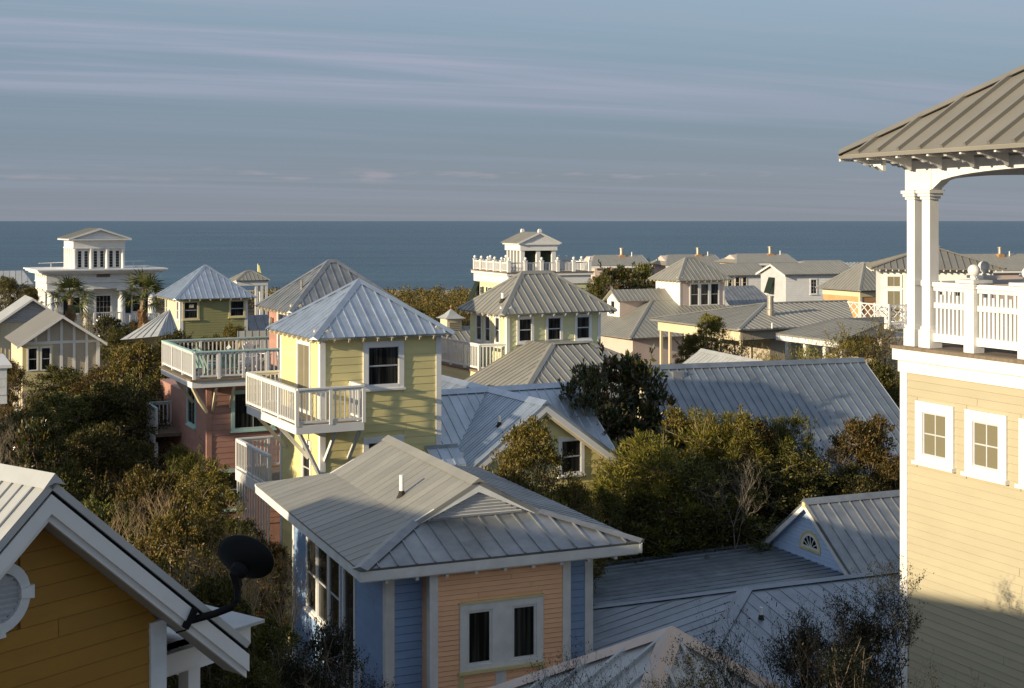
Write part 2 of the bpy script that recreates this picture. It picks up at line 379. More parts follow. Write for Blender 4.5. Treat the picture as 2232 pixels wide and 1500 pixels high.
def siding(Wp, w, z0, z1, h, m, prof=None, joined=False, x0=0, x1=None, t=.018, gr=.0):
    """lapped boards; prof(z) -> (s_left, s_right) limits for gables"""
    x1 = w.L if x1 is None else x1
    k = max(1, round((z1 - z0) / h)); h = (z1 - z0) / k; allmb = MB()
    for i in range(k):
        za, zb = z0 + i * h, z0 + (i + 1) * h; zm = (za + zb) / 2
        la = (x0, x1); lb = (x0, x1)
        if prof:
            pa, pb = prof(za), prof(zb)
            la = (max(x0, pa[0]), min(x1, pa[1])); lb = (max(x0, pb[0]), min(x1, pb[1]))
            if la[1] - la[0] < .08: continue
            if lb[1] < lb[0]: lb = ((lb[0] + lb[1]) / 2,) * 2
        segs = [(la[0], la[1], lb[0], lb[1])]
        for (s0, s1, q0, q1) in w.holes:
            if q1 <= za + h * .25 or q0 >= zb - h * .25: continue
            ns = []
            for (a, b, c, d) in segs:
                if s1 <= min(a, c) or s0 >= max(b, d): ns.append((a, b, c, d)); continue
                if s0 > max(a, c) + .01: ns.append((a, s0, c, s0))
                if s1 < min(b, d) - .01: ns.append((s1, b, s1, d))
            segs = ns
        if not joined:      # butt joints
            ns = []
            for (a, b, c, d) in segs:
                if b - a > 1.5 and RNG.random() < .55:
                    q = a + (b - a) * RNG.uniform(.25, .75)
                    if max(a, c) < q < min(b, d): ns += [(a, q - .003, c, q - .003), (q + .003, b, q + .003, d)]; continue
                ns.append((a, b, c, d))
            segs = ns
        for (a, b, c, d) in segs:
            if b - a < .02: continue
            mb = allmb if joined else MB()
            j = RNG.uniform(-.0015, .0015)
            zl = za + gr if gr else za - .006
            mb.hexa([w.pt(a, zl, t + j), w.pt(b, zl, t + j), w.pt(b, zl, .0005), w.pt(a, zl, .0005), w.pt(c, zb, t - .010 if gr else .004), w.pt(d, zb, t - .010 if gr else .004), w.pt(d, zb, .0005), w.pt(c, zb, .0005)])
            if not joined: ob('siding_board', mb, m, Wp)
    if joined and allmb.v: ob('siding_board', allmb, m, Wp, kind='stuff')
def corner_board(T, x, y, z0, z1, m='white', w=.10, sx=1, sy=1, t=.028):
    """L-shaped board round an outside corner; sx, sy point into the walls"""
    mb = MB(); mb.box(min(x - sx * t, x + sx * w), max(x - sx * t, x + sx * w), min(y - sy * t, y), max(y - sy * t, y), z0, z1)
    mb.box(min(x - sx * t, x), max(x - sx * t, x), min(y, y + sy * w), max(y, y + sy * w), z0, z1)
    return ob('corner_board', mb, m, T)
def window(T, w, s0, s1, z0, z1, trim=.1, tm='white', hung=True, cols=1, rows=1, sill=True, gm='glass_drape', proud=.045, sash='louver', small=True, name='window', head=0):
    w.holes.append((s0, s1, z0 - (.05 if sill else 0), z1))
    mb = MB()
    w.slab(mb, s0, s0 + trim, z0, z1, 0, proud); w.slab(mb, s1 - trim, s1, z0, z1, 0, proud)
    w.slab(mb, s0 + trim, s1 - trim, z1 - trim - head, z1, 0, proud + .004); w.slab(mb, s0 + trim, s1 - trim, z0, z0 + trim * .7, 0, proud + .002)
    win = ob(name, mb, tm, T)
    a, b, c, d = s0 + trim, s1 - trim, z0 + trim * .7, z1 - trim - head
    if sill: ob('sill', w.slab(MB(), s0 - .03, s1 + .03, z0 - .05, z0 + .004, 0, proud + .045), tm, win)
    f = .02 if small else .04
    zs = [c, (c + d) / 2, d] if hung else [c, d]
    sm = MB()
    for i in range(len(zs) - 1):
        o = .012 if i == 0 else .02
        za, zb = zs[i], zs[i + 1]
        ob('pane', w.slab(MB(), a + f * .5, b - f * .5, za + f * .5, zb - f * .5, .001, o - .008 + .006), gm, win)
        w.slab(sm, a, a + f, za, zb, .001, o + .014); w.slab(sm, b - f, b, za, zb, .001, o + .014)
        w.slab(sm, a + f, b - f, za, za + f, .001, o + .014); w.slab(sm, a + f, b - f, zb - f, zb, .001, o + .014)
        for k in range(1, cols): x = a + (b - a) * k / cols; w.slab(sm, x - .01, x + .01, za + f, zb - f, .001, o + .006)
        for k in range(1, rows): z = za + (zb - za) * k / rows; w.slab(sm, a + f, b - f, z - .01, z + .01, .001, o + .005)
    ob('sash', sm, sash, win)
    return win
def railing(Pt, a, b, z, h, m='white', bal=.11, bw=.032, post=1.3, pw=.09, railm=None, gap=.07, mid=None, joined=False, ends=(True, True), rw=.10, rt=.045):
    a = V((a[0], a[1], 0)); b = V((b[0], b[1], 0)); d = b - a; L = d.length; d.normalize(); rz = math.atan2(d.y, d.x); n = V((d.y, -d.x, 0))
    up = V((0, 0, 1))
    ob('rail', MB().beam(a + up * (z + h - rt / 2), b + up * (z + h - rt / 2), rw, rt), railm or m, Pt)
    ob('rail', MB().beam(a + up * (z + h - rt - .035), b + up * (z + h - rt - .035), .04, .07), m, Pt)
    ob('rail', MB().beam(a + up * (z + gap + .03), b + up * (z + gap + .03), .045, .06), m, Pt)
    if mid: ob('rail', MB().beam(a + up * (z + mid), b + up * (z + mid), .045, .07), m, Pt)
    np_ = max(1, round(L / post)); posts = [L * i / np_ for i in range(np_ + 1)]
    pm = MB().box(-pw / 2, pw / 2, -pw / 2, pw / 2, 0, h - rt)
    me = bpy.data.meshes.new('post'); me.from_pydata(pm.v, [], pm.f); me.materials.append(MATS[m])
    for i, s in enumerate(posts):
        if (i == 0 and not ends[0]) or (i == np_ and not ends[1]): continue
        o = link('post', me, Pt); o.location = a + d * s + up * z; o.rotation_euler = (0, 0, rz)
    z0, z1 = z + gap + .03, z + h - rt - .02
    bm = MB().box(-bw / 2, bw / 2, -bw / 2, bw / 2, z0, z1)
    k = max(1, round(L / bal)); am = MB()
    if not joined:
        me = bpy.data.meshes.new('baluster'); me.from_pydata(bm.v, [], bm.f); me.materials.append(MATS[m])
    for i in range(1, k):
        s = L * i / k
        if any(abs(s - p) < pw / 2 + bw * .4 for p in posts): continue
        if joined:
            c = a + d * s; am.beam(c + up * z0, c + up * z1, bw, bw, d)
        else:
            o = link('baluster', me, Pt); o.location = a + d * s; o.rotation_euler = (0, 0, rz)
    if joined and am.v: ob('baluster', am, m, Pt, kind='stuff')
def vent_pipe(T, p, h=.42, r=.05):
    p = V(p)
    o = ob('vent_pipe', MB().tube([p - V((0, 0, .1)), p + V((0, 0, h))], [r, r], 10), 'pipe', T, smooth=False)
    ob('pipe_boot', MB().lathe(p - V((0, 0, .06)), [(r * 2.6, 0), (r * 1.6, .08), (r * 1.15, .16)], 10), 'tar', o)
    return o
# ------------------------------------------------------------------ setting: ground, dune, sea
def sheet(name, x0, x1, y0, y1, z, m, kind='structure', nx=1, ny=1, fz=None):
    mb = MB()
    for j in range(ny + 1):
        for i in range(nx + 1):
            x = x0 + (x1 - x0) * i / nx; y = y0 + (y1 - y0) * j / ny
            mb.v.append((x, y, z + (fz(x, y) if fz else 0)))
    for j in range(ny):
        for i in range(nx):
            a = j * (nx + 1) + i; mb.f.append((a, a + 1, a + nx + 2, a + nx + 1))
    return ob(name, mb, m, None, kind)
mat('soil', (.055, .042, .028), .95, na=.4, ns=.8, bump=.6, bs=6)
def sea_material():
    m = bpy.data.materials.new('sea'); m.use_nodes = True; nt = m.node_tree; N = nt.nodes; L = nt.links
    b = N['Principled BSDF']; b.inputs['Roughness'].default_value = .32; b.inputs['IOR'].default_value = 1.33
    b.inputs['Specular IOR Level'].default_value = .30
    tc = N.new('ShaderNodeTexCoord')
    def nz(sc, sx, sy, det):
        mp = N.new('ShaderNodeMapping'); mp.inputs['Scale'].default_value = (sx, sy, 1); L.new(tc.outputs['Object'], mp.inputs[0])
        n = N.new('ShaderNodeTexNoise'); n.inputs['Scale'].default_value = sc; n.inputs['Detail'].default_value = det
        n.inputs['Roughness'].default_value = .62; L.new(mp.outputs[0], n.inputs['Vector']); return n.outputs[0]
    big = nz(.004, .35, 1.0, 7); mid = nz(.03, .25, 1, 6); sm = nz(.45, .5, 1, 4)
    r = N.new('ShaderNodeValToRGB'); r.color_ramp.elements[0].position = .3; r.color_ramp.elements[0].color = (.018, .055, .088, 1)
    r.color_ramp.elements[1].position = .7; r.color_ramp.elements[1].color = (.045, .112, .152, 1)
    mxf = N.new('ShaderNodeMath'); mxf.operation = 'MULTIPLY_ADD'; L.new(mid, mxf.inputs[0]); mxf.inputs[1].default_value = .9; hb = N.new('ShaderNodeMath'); hb.operation = 'MULTIPLY_ADD'; L.new(big, hb.inputs[0]); hb.inputs[1].default_value = .9; hb.inputs[2].default_value = -.4; L.new(hb.outputs[0], mxf.inputs[2]); L.new(mxf.outputs[0], r.inputs[0]); L.new(r.outputs[0], b.inputs['Base Color'])
    ad = N.new('ShaderNodeMath'); ad.operation = 'MULTIPLY_ADD'; L.new(mid, ad.inputs[0]); ad.inputs[1].default_value = 3.0; L.new(sm, ad.inputs[2])
    bp = N.new('ShaderNodeBump'); bp.inputs['Strength'].default_value = 1; bp.inputs['Distance'].default_value = 1.1
    L.new(ad.outputs[0], bp.inputs['Height']); L.new(bp.outputs[0], b.inputs['Normal'])
    MATS['sea'] = m
sea_material()
sheet('ground', -90, 110, -40, 215, 0, 'soil', nx=60, ny=80, fz=lambda x, y: .5 * noise.noise(V((x * .06, y * .06, 0))) - .3)
sheet('beach', -2500, 2500, 210, 330, -2.5, 'sand', nx=4, ny=6, fz=lambda x, y: -3.8 * (y - 210) / 120 + 1.6)
sheet('sea', -26000, 26000, 230, 50000, -6, 'sea')

# ------------------------------------------------------------------ orange cottage, near left
T = thing('cottage', 'deep orange gabled cottage with white rake boards, nearest at lower left', 'cottage', (at(115, 1045, 10.83).x, 10.83, 0), 53.5)
p = .86; zr = 9.96; hw = 2.08; LEN = 15.0; WY = .36
for sx in (-1, 1):
    e = [(sx * hw, 0, zr - p * hw), (sx * hw, LEN, zr - p * hw), (0, LEN, zr), (0, 0, zr)]
    slope(T, e if sx > 0 else [e[1], e[0], e[3], e[2]], 'metal_pale', .14, sx < 0, thick=.06, rw=.02, rh=.02)
cap(T, (0, -.03, zr), (0, LEN, zr), 'metal_pale', .10, p, .035)
for sx in (-1, 1):      # rake boards, two steps
    a, b = V((0, 0, zr - .065)), V((sx * (hw + .0), 0, zr - .065 - p * hw))
    nrm = V((sx * p, 0, 1)).normalized()
    dn = V((0, 0, -1))
    def rake(y0, y1, d0, d1, nm, mm='white'):
        q = [a + dn * d0, b + dn * d0, b + dn * d1, a + dn * d1]
        q = [V((v.x, y0, v.z)) for v in q]
        ob(nm, MB().prism(q, (0, y1 - y0, 0)), mm, T)
    rake(.03, .06, .0, .06, 'edge_shadow_strip', 'black'); rake(.012, .05, .05, .205, 'rake_board'); rake(.05, .09, .18, .27, 'rake_board')  # black strip stands in for the shadow under the roof edge
    q = [V((0, .09, zr - .32)), V((sx * hw, .09, zr - .32 - p * hw)), V((sx * hw, .09, zr - .29 - p * hw)), V((0, .09, zr - .29))]
    ob('soffit', MB().prism(q, (0, WY - .09, 0)), 'soffit', T)
half = 1.33
wz = lambda x: zr - .325 - p * abs(x)
Wp = ob('wall', MB().prism([(-half, WY, 0), (half, WY, 0), (half, WY, wz(half)), (0, WY, wz(0)), (-half, WY, wz(half))], (0, LEN - WY - .7, 0)), 'orange', T)
w = Wall((-half, WY), (half, WY))
for i in range(8):
    za = 8.77 + i * .065; hx = math.sqrt(max(.001, .262 ** 2 - (za + .0325 - 9.03) ** 2)); w.holes.append((half - .27 - hx, half - .27 + hx, za, za + .065))
siding(Wp, w, 5.6, wz(0), .15, 'orange', prof=lambda z: (half - (wz(0) - z) / p, half + (wz(0) - z) / p), t=.03, gr=.006)
corner_board(T, half, WY, 0, wz(half), 'white_aged', .12, -1, 1, .05)
corner_board(T, -half, WY, 0, wz(half), 'white_aged', .12, 1, 1, .05)
ob('eave_board', MB().box(half + .02, hw - .02, WY + .2, LEN, zr - p * hw - .28, zr - p * hw - .1), 'white', T)
# round louvred vent with keystones
vc = V((-.27, WY, 9.03))
def ring(r0, r1, y0, y1, k=28):
    mb = MB()
    for i in range(k):
        a0, a1 = 2 * math.pi * i / k, 2 * math.pi * (i + 1) / k
        P = lambda r, a, y: (vc.x + r * math.cos(a), y, vc.z + r * math.sin(a))
        mb.hexa([P(r0, a0, y0), P(r1, a0, y0), P(r1, a1, y0), P(r0, a1, y0), P(r0, a0, y1), P(r1, a0, y1), P(r1, a1, y1), P(r0, a1, y1)])
    return mb
vent = ob('round_vent', ring(.20, .285, WY - .05, WY - .002), 'white_aged', T)
for i in range(9):
    z = vc.z - .18 + i * .045; hx = math.sqrt(max(.0, .2 ** 2 - (z - vc.z) ** 2))
    ob('louver_slat', MB().beam((vc.x - hx, WY - .012, z), (vc.x + hx, WY - .012, z), .03, .038, (0, -.6, 1)), 'louver', vent)
for a in (0, 90, 180, 270):
    d = V((math.cos(rad(a)), 0, math.sin(rad(a)))); e = V((-d.z, 0, d.x)); c = vc + V((0, -.065, 0))
    ob('keystone', MB().prism([c + d * .19 - e * .035, c + d * .31 - e * .055, c + d * .31 + e * .055, c + d * .19 + e * .035], (0, .06, 0)), 'white_aged', vent)
# side porch under the right eave
zb = zr - p * hw - .10
ob('porch_beam', MB().box(half + .03, half + .75, WY + .3, WY + .46, zb - .24, zb + .0), 'white', T)
ob('porch_beam', MB().box(half + .60, half + .76, WY + .47, WY + 3.2, zb - .22, zb - .004), 'white', T)
for k in range(3):
    ob('porch_post', MB().box(half + .6, half + .74, WY + .31 + k * 1.3, WY + .45 + k * 1.3, 0, zb - .23), 'white', T)
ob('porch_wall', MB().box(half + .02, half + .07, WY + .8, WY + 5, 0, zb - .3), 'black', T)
ez = zr - p * hw - .40
ez -= .06
ob('eave_return', MB().box(hw + .1, hw + 1.02, 1.1, 1.22, ez + .0, ez + .2), 'white', T)
ob('eave_return', MB().box(hw + .05, hw + 1.12, 1.0, 2.2, ez + .203, ez + .235), 'metal_pale', T)
ob('eave_return', MB().box(hw + .1, hw + .94, 1.13, 1.9, ez - .09, ez - .002), 'white_aged', T)

# satellite dish on its rake board
dT = thing('satellite_dish', 'black satellite dish seen from behind, clamped to the orange cottage rake', 'satellite dish', (0, 0, 0), 0)
c = at(523, 1226, 12.2); foot_ = at(418, 1352, 11.95)
mb = MB(); axis = V((.36, .86, .30)).normalized(); ax = axis.cross(V((0, 0, 1))).normalized(); ay = ax.cross(axis)
rings = [(0, 0), (.3, .012), (.6, .045), (.85, .085), (1, .115), (1.01, .10), (.84, .07), (.58, .03), (.3, -.003), (0.02, -.012)]
seg = 36; vs = []
for r, h in rings:
    for k in range(seg):
        a = 2 * math.pi * k / seg
        vs.append(c + ax * (r * .29 * math.cos(a)) + ay * (r * .215 * math.sin(a)) + axis * (h * .9))
fs = [(i * seg + k, i * seg + (k + 1) % seg, (i + 1) * seg + (k + 1) % seg, (i + 1) * seg + k) for i in range(len(rings) - 1) for k in range(seg)]
ob('reflector', mb.add(vs, fs), 'black', dT, smooth=True)
base = c - axis * .07 - ay * .09
elbow = V((base.x + .0, base.y, base.z - .22))
mid = elbow.lerp(foot_, .5) + V((0, 0, -.03))
ob('mast', MB().tube([base, elbow + V((0, 0, .12)), elbow, elbow.lerp(mid, .35) + V((.02, 0, -.02)), mid, foot_], [.032] * 6, 10), 'black', dT, smooth=True)
ob('clamp', MB().tube([c - axis * .01 - ay * .06, c - axis * .06 - ay * .07, c - axis * .10 - ay * .085], [.085, .075, .04], 14), 'black', dT)
ob('bracket', MB().beam(base + ay * .05 - axis * .03, base - ay * .10 - axis * .02, .07, .05), 'black', dT)
ob('mount_plate', MB().beam(foot_ + V((-.06, -.02, -.06)), foot_ + V((.02, .03, .10)), .09, .05), 'black', dT)
ob('cable', MB().tube([foot_ + V((.0, 0, -.02)), foot_ + V((-.05, -.02, -.08)), foot_ + V((-.13, -.03, -.10))], [.008] * 3, 6), 'black', dT)

# ------------------------------------------------------------------ peach and blue cottage, centre front
o, W, D = foot(784.4, 1243.5, 23, 22.7, 1400.6, 555.6)
T = thing('cottage', 'peach and periwinkle blue cottage with grey hipped metal roof and louvred gablet', 'cottage', (o.x, o.y, 0), 22.7)
ze = o.z; h = 1.40; zbk = ze + .385; xm = W / 2; zr = ze + 1.07; gy = 1.36
rm = 'metal_grey'
A, B, C, E = (0, 0, ze), (W, 0, ze), (W, D, ze), (0, D, ze)
a, b, c_, e = (h, h, zbk), (W - h, h, zbk), (W - h, D - h, zbk), (h, D - h, zbk)
slope(T, [A, B, b, a], rm, .33); slope(T, [E, A, a, e], 'metal_warm', .33, rh=.008, rw=.014); slope(T, [C, E, e, c_], rm, .33, False); slope(T, [B, C, c_, b], rm, .33, rh=.012, rw=.016)
slope(T, [(h, D - gy, zbk + .003), (h, gy, zbk + .003), (xm, gy, zr), (xm, D - gy, zr)], 'metal_warm', .33, rh=.008, rw=.014)
slope(T, [(W - h, gy, zbk + .003), (W - h, D - gy, zbk + .003), (xm, D - gy, zr), (xm, gy, zr)], rm, .33, rh=.012, rw=.016)
pu = (zr - zbk) / (xm - h)
cap(T, (xm, gy - .02, zr), (xm, D - gy + .02, zr), 'metal_warm', .16, pu, .03)
cap(T, A, a, rm, .15, .2, .04); cap(T, B, b, rm, .15, .2, .04)
for yy, sg in ((gy, 1), (D - gy, -1)):
    for sx in (-1, 1):
        q = [V((xm, yy + sg * .004, zr - .02)), V((xm + sx * (xm - h + .22), yy + sg * .004, zbk - .02 - pu * .22 + .05)), V((xm + sx * (xm - h + .06), yy + sg * .004, zbk - .10)), V((xm, yy + sg * .004, zr - .21))]
        ob('rake_board', MB().prism(q, (0, sg * .05, 0)), 'white_aged', T)
    q = [V((h + .1, yy + sg * .1, zbk - .03)), V((W - h - .1, yy + sg * .1, zbk - .03)), V((xm, yy + sg * .1, zr - .1))]
    G = ob('gable_vent', MB().prism(q, (0, sg * .06, 0)), 'louver', T)
    if sg > 0:
        for i in range(10):
            z = zbk + .05 + i * .058; hx = (zr - .16 - z) / pu
            if hx > .08: ob('louver_slat', MB().beam((xm - hx, yy + .085, z), (xm + hx, yy + .085, z), .04, .05, (0, -.5, 1)), 'louver', G)
for (p0, p1) in (((0, .0), (W, .0)), ((0, D), (0, 0)), ((W, 0), (W, D))):
    d = (V((*p1, 0)) - V((*p0, 0))).normalized(); n = V((d.y, -d.x, 0))
    ob('fascia', MB().beam(V((*p0, ze - .12)) - n * .03, V((*p1, ze - .12)) - n * .03, .04, .17), 'white_aged', T)
ob('soffit', MB().box(.06, W - .06, .06, D - .06, ze - .235, ze - .205), 'white_aged', T)
for i in range(9):
    x = .5 + i * (W - 1) / 8
    ob('rafter_tail', MB().box(x - .03, x + .03, .08, .5, ze - .29, ze - .236), 'white_aged', T)
zt = ze - .236
bx0, bx1, by0, by1 = .714, W - .70, .75, D - .75
Wb = core(T, rect(bx0, bx1, by0, by1), 0, zt, 'blue')
px0, px1, py0 = 1.367, 3.967, .30
Wq = core(T, rect(px0, px1, py0, by0 + .1), 0, zt - .002, 'peach')
wl = Wall((bx0, by1), (bx0, by0))       # left side, sunlit end at the back
L = wl.L
sy = lambda y: by1 - y
for y in (5.84, 4.95, 4.06):
    window(T, wl, sy(y + .43), sy(y - .43), 3.85, 5.42, .06, 'white', hung=True, name='window', proud=.05)
dw = window(T, wl, sy(3.46), sy(2.60), 3.0, 5.44, .09, 'white', hung=False, sill=False, name='door', proud=.05)
dw['label'] = 'white framed glass door'
ob('handle', MB().beam(wl.pt(sy(3.46) + .12, 4.0, .07), wl.pt(sy(3.46) + .12, 4.16, .07), .03, .03, (1, 0, 0)), 'black', dw)
siding(Wb, wl, 2.6, zt, .145, 'blue', t=.03, gr=.011)
wf = Wall((bx0, by0), (px0, by0)); siding(Wb, wf, 2.6, zt, .145, 'blue', t=.03, gr=.011)
wf2 = Wall((px1, by0), (bx1, by0)); siding(Wb, wf2, 2.6, zt, .145, 'blue', t=.03, gr=.011)
wp = Wall((px0, py0), (px1, py0))
sx_ = 1.884 - px0; ex_ = 3.469 - px0
wp.holes.append((sx_, ex_, 4.08, 5.34))
siding(Wq, wp, 2.6, zt, .088, 'peach', t=.026, gr=.009)
wps = Wall((px0, by0), (px0, py0)); siding(Wq, wps, 2.6, zt, .088, 'peach', t=.026, gr=.009)
for x, sx in ((px0, 1), (px1, -1)): corner_board(T, x, py0, 0, zt - .003, 'white_aged', .11, sx, 1, .044)
for x, sx in ((bx0, 1), (bx1, -1)): corner_board(T, x, by0, 0, zt - .003, 'white_aged', .12, sx, 1, .044)
corner_board(T, bx0, by1, 0, zt - .003, 'white', .10, 1, -1, .044)
wm = MB(); mid_ = (sx_ + ex_) / 2
wp.slab(wm, sx_, ex_, 5.18, 5.30, 0, .05); wp.slab(wm, sx_, ex_, 4.14, 4.22, 0, .05)
wp.slab(wm, sx_, sx_ + .13, 4.22, 5.18, 0, .05); wp.slab(wm, ex_ - .13, ex_, 4.22, 5.18, 0, .05); wp.slab(wm, mid_ - .19, mid_ + .19, 4.22, 5.18, 0, .048)
win = ob('window', wm, 'white_aged', T)
ob('head_trim', wp.slab(MB(), sx_ - .02, ex_ + .02, 5.303, 5.345, 0, .065), 'trim_yellow', win)
ob('sill', wp.slab(MB(), sx_ - .03, ex_ + .03, 4.08, 4.138, 0, .085), 'trim_yellow', win)
for a0, a1 in ((sx_ + .13, mid_ - .19), (mid_ + .19, ex_ - .13)):
    ob('pane', wp.slab(MB(), a0 + .03, a1 - .03, 4.25, 5.15, .001, .006), 'glass_drape', win)
    sm = MB(); wp.slab(sm, a0, a0 + .045, 4.22, 5.18, .001, .03); wp.slab(sm, a1 - .045, a1, 4.22, 5.18, .001, .03); wp.slab(sm, a0 + .045, a1 - .045, 4.22, 4.265, .001, .03); wp.slab(sm, a0 + .045, a1 - .045, 5.135, 5.18, .001, .03)
    ob('sash', sm, 'white_aged', win)
for xx, mm, ww in ((sx_ + .03, 'trim_yellow', .10), (mid_ - .02, 'white_aged', .2), (ex_ - .05, 'trim_yellow', .1)):
    ob('apron_board', wp.slab(MB(), xx - ww / 2, xx + ww / 2, 2.6, 4.079, .0, .03), mm, Wq)
vent_pipe(T, (1.72, 3.02, zbk + (1.72 - h) * pu), .40, .045)
# side landing, stair rail
dk = ob('landing', MB().box(-.55, bx0 - .01, 2.2, 4.2, 2.85, 2.98), 'deck', T)
railing(dk, (-.5, 2.25), (bx0 - .02, 2.25), 2.98, .95, 'white', .13, .035, 2)
railing(dk, (-.5, 4.15), (-.5, 2.25), 2.98, .95, 'white', .11, .035, 2)
st = ob('stair_rail', MB().beam((-.52, 4.2, 3.9), (-.52, 6.3, 2.4), .08, .06), 'white', T)
for i in range(14):
    y = 4.35 + i * .14; z = 3.85 - (y - 4.2) * .714
    ob('baluster', MB().box(-.54, -.50, y - .016, y + .016, z - .85, z), 'white', st)
for y, z in ((4.22, 4.05), (6.32, 2.6)): ob('newel_post', MB().box(-.60, -.45, y - .07, y + .07, z - 1.6, z).box(-.63, -.42, y - .1, y + .1, z + .001, z + .04), 'white', st)

# ------------------------------------------------------------------ blue gabled cottage with fanlight, right of centre front
o = at(1752, 1092, 36)
T = thing('cottage', 'low grey-roofed cottage with sky blue gable and half-round fanlight', 'cottage', (o.x, o.y, 0), 22.5)
zr = o.z; p = .727; b = 2.3; LEN = 9
slope(T, [(0, -b, zr - p * b), (LEN, -b, zr - p * b), (LEN, 0, zr), (0, 0, zr)], 'metal_grey', .33)
slope(T, [(LEN, b, zr - p * b), (0, b, zr - p * b), (0, 0, zr), (LEN, 0, zr)], 'metal_grey', .33, False)
cap(T, (-.02, 0, zr), (LEN, 0, zr), 'metal_grey', .16, p, .045)
for sy in (-1, 1):
    q = [V((.0, 0, zr - .02)), V((0, sy * b, zr - .02 - p * b)), V((0, sy * (b - .06), zr - .22 - p * b)), V((0, 0, zr - .21))]
    ob('rake_board', MB().prism(q, (.05, 0, 0)), 'white', T)
ob('peak_block', MB().prism([(-.015, -.07, zr - .17), (-.015, .07, zr - .17), (-.015, .06, zr - .02), (-.015, 0, zr + .05), (-.015, -.06, zr - .02)], (.06, 0, 0)), 'trim_yellow', T)
gx = .22
Wg = ob('wall', MB().prism([(gx, -1.95, 0), (gx, -1.95, zr - .1 - p * 1.95), (gx, 0, zr - .1), (gx, 1.95, zr - .1 - p * 1.95), (gx, 1.95, 0)], (LEN - .5, 0, 0)), 'sky_blue', T)
w = Wall((gx, 1.95), (gx, -1.95))
for i in range(7):
    za = 3.36 + i * .07; hx = math.sqrt(max(.001, .445 ** 2 - max(0, za + .06 - 3.40) ** 2)); w.holes.append((1.95 - hx, 1.95 + hx, za, za + .07))
zpk = zr - .12
siding(Wg, w, 3.0, zpk, .105, 'sky_blue', prof=lambda z: (1.95 - (zpk - z) / p, 1.95 + (zpk - z) / p), t=.02, gr=.009)
# fanlight
fz = 3.40; fan = MB()
def arcpt(r, a, o): return w.pt(1.95 + r * math.cos(a), fz + r * math.sin(a), o)
def arc_band(mb, r0, r1, o0, o1, k=16):
    for i in range(k):
        a0, a1 = math.pi * i / k, math.pi * (i + 1) / k
        mb.hexa([arcpt(r0, a0, o1), arcpt(r1, a0, o1), arcpt(r1, a1, o1), arcpt(r0, a1, o1), arcpt(r0, a0, o0), arcpt(r1, a0, o0), arcpt(r1, a1, o0), arcpt(r0, a1, o0)])
arc_band(fan, .41, .475, 0, .04); w.slab(fan, 1.95 - .475, 1.95 + .475, fz - .06, fz - .001, 0, .042)
fw = ob('fanlight', fan, 'trim_yellow', T)
mb = MB(); arc_band(mb, .33, .408, 0, .03); w.slab(mb, 1.95 - .407, 1.95 + .407, fz, fz + .05, 0, .028); ob('frame', mb, 'white', fw)
mb = MB(); poly = [arcpt(.34, math.pi * i / 16, .004) for i in range(17)]; mb.prism(poly, w.n * .006); ob('pane', mb, 'glass', fw)
for i in range(1, 6):
    a = math.pi * i / 6
    ob('muntin', MB().beam(arcpt(.06, a, .018), arcpt(.335, a, .018), .022, .016, w.n), 'white', fw)
ob('hub', MB().prism([arcpt(.07, math.pi * i / 8, .01) for i in range(9)], w.n * .02), 'white', fw)
# shallow roof in front of the gable, then the low hipped roof
zl = 3.08
slope(T, [(-6.6, 2.15, zl - .16), (-6.6, -2.1, zl - .16), (gx, -2.1, zl), (gx, 2.15, zl)], 'metal_blue', .30, rh=.024, rw=.03)
core(T, rect(-6.2, gx - .01, -1.7, 1.8), 0, zl - .3, 'blue')
cap(T, (-6.6, 2.15, zl - .16), (gx, 2.15, zl), 'metal_blue', .1, .1, .03)
E_ = at(1625, 1285, 31); e = local(T, E_); zz = E_.z; run = 4.6; pp = .2
X0, Y0, X1, Y1 = e.x - run, e.y - run, e.x + 9, e.y + 2.6
slope(T, [(X0, e.y - run, zz - pp * run), (X1, e.y - run, zz - pp * run), (X1, e.y, zz), (e.x, e.y, zz)], 'metal_blue', .36, rh=.014, rw=.02)
slope(T, [(X0, e.y + run * .62, zz - pp * run), (X0, e.y - run, zz - pp * run), (e.x, e.y, zz)], 'metal_blue', .36, rh=.014, rw=.02)
slope(T, [(X1, e.y + run * .62, zz - pp * run), (X0, e.y + run * .62, zz - pp * run), (e.x, e.y, zz), (X1, e.y, zz)], 'metal_blue', .36, False)
cap(T, (X0, e.y - run, zz - pp * run), (e.x, e.y, zz), 'metal_blue', .16, .14, .04); cap(T, (X0, e.y + run * .62, zz - pp * run), (e.x, e.y, zz), 'metal_blue', .12, .14, .04); cap(T, (e.x, e.y, zz), (X1, e.y, zz), 'metal_blue', .14, .2, .04)
core(T, rect(X0 + .5, X1 - .5, Y0 + .5, e.y + 1.5), 0, zz - pp * run - .1, 'blue')
q = local(T, at(1659, 1345, 29.6)); vent_pipe(T, (q.x, q.y, zz - pp * (e.y - q.y)), .26, .04)
for i in range(3):
    ob('porch_post', MB().box(-6.4, -6.28, -1.9 + i * 1.7, -1.78 + i * 1.7, 0, zl - .24), 'white', T)

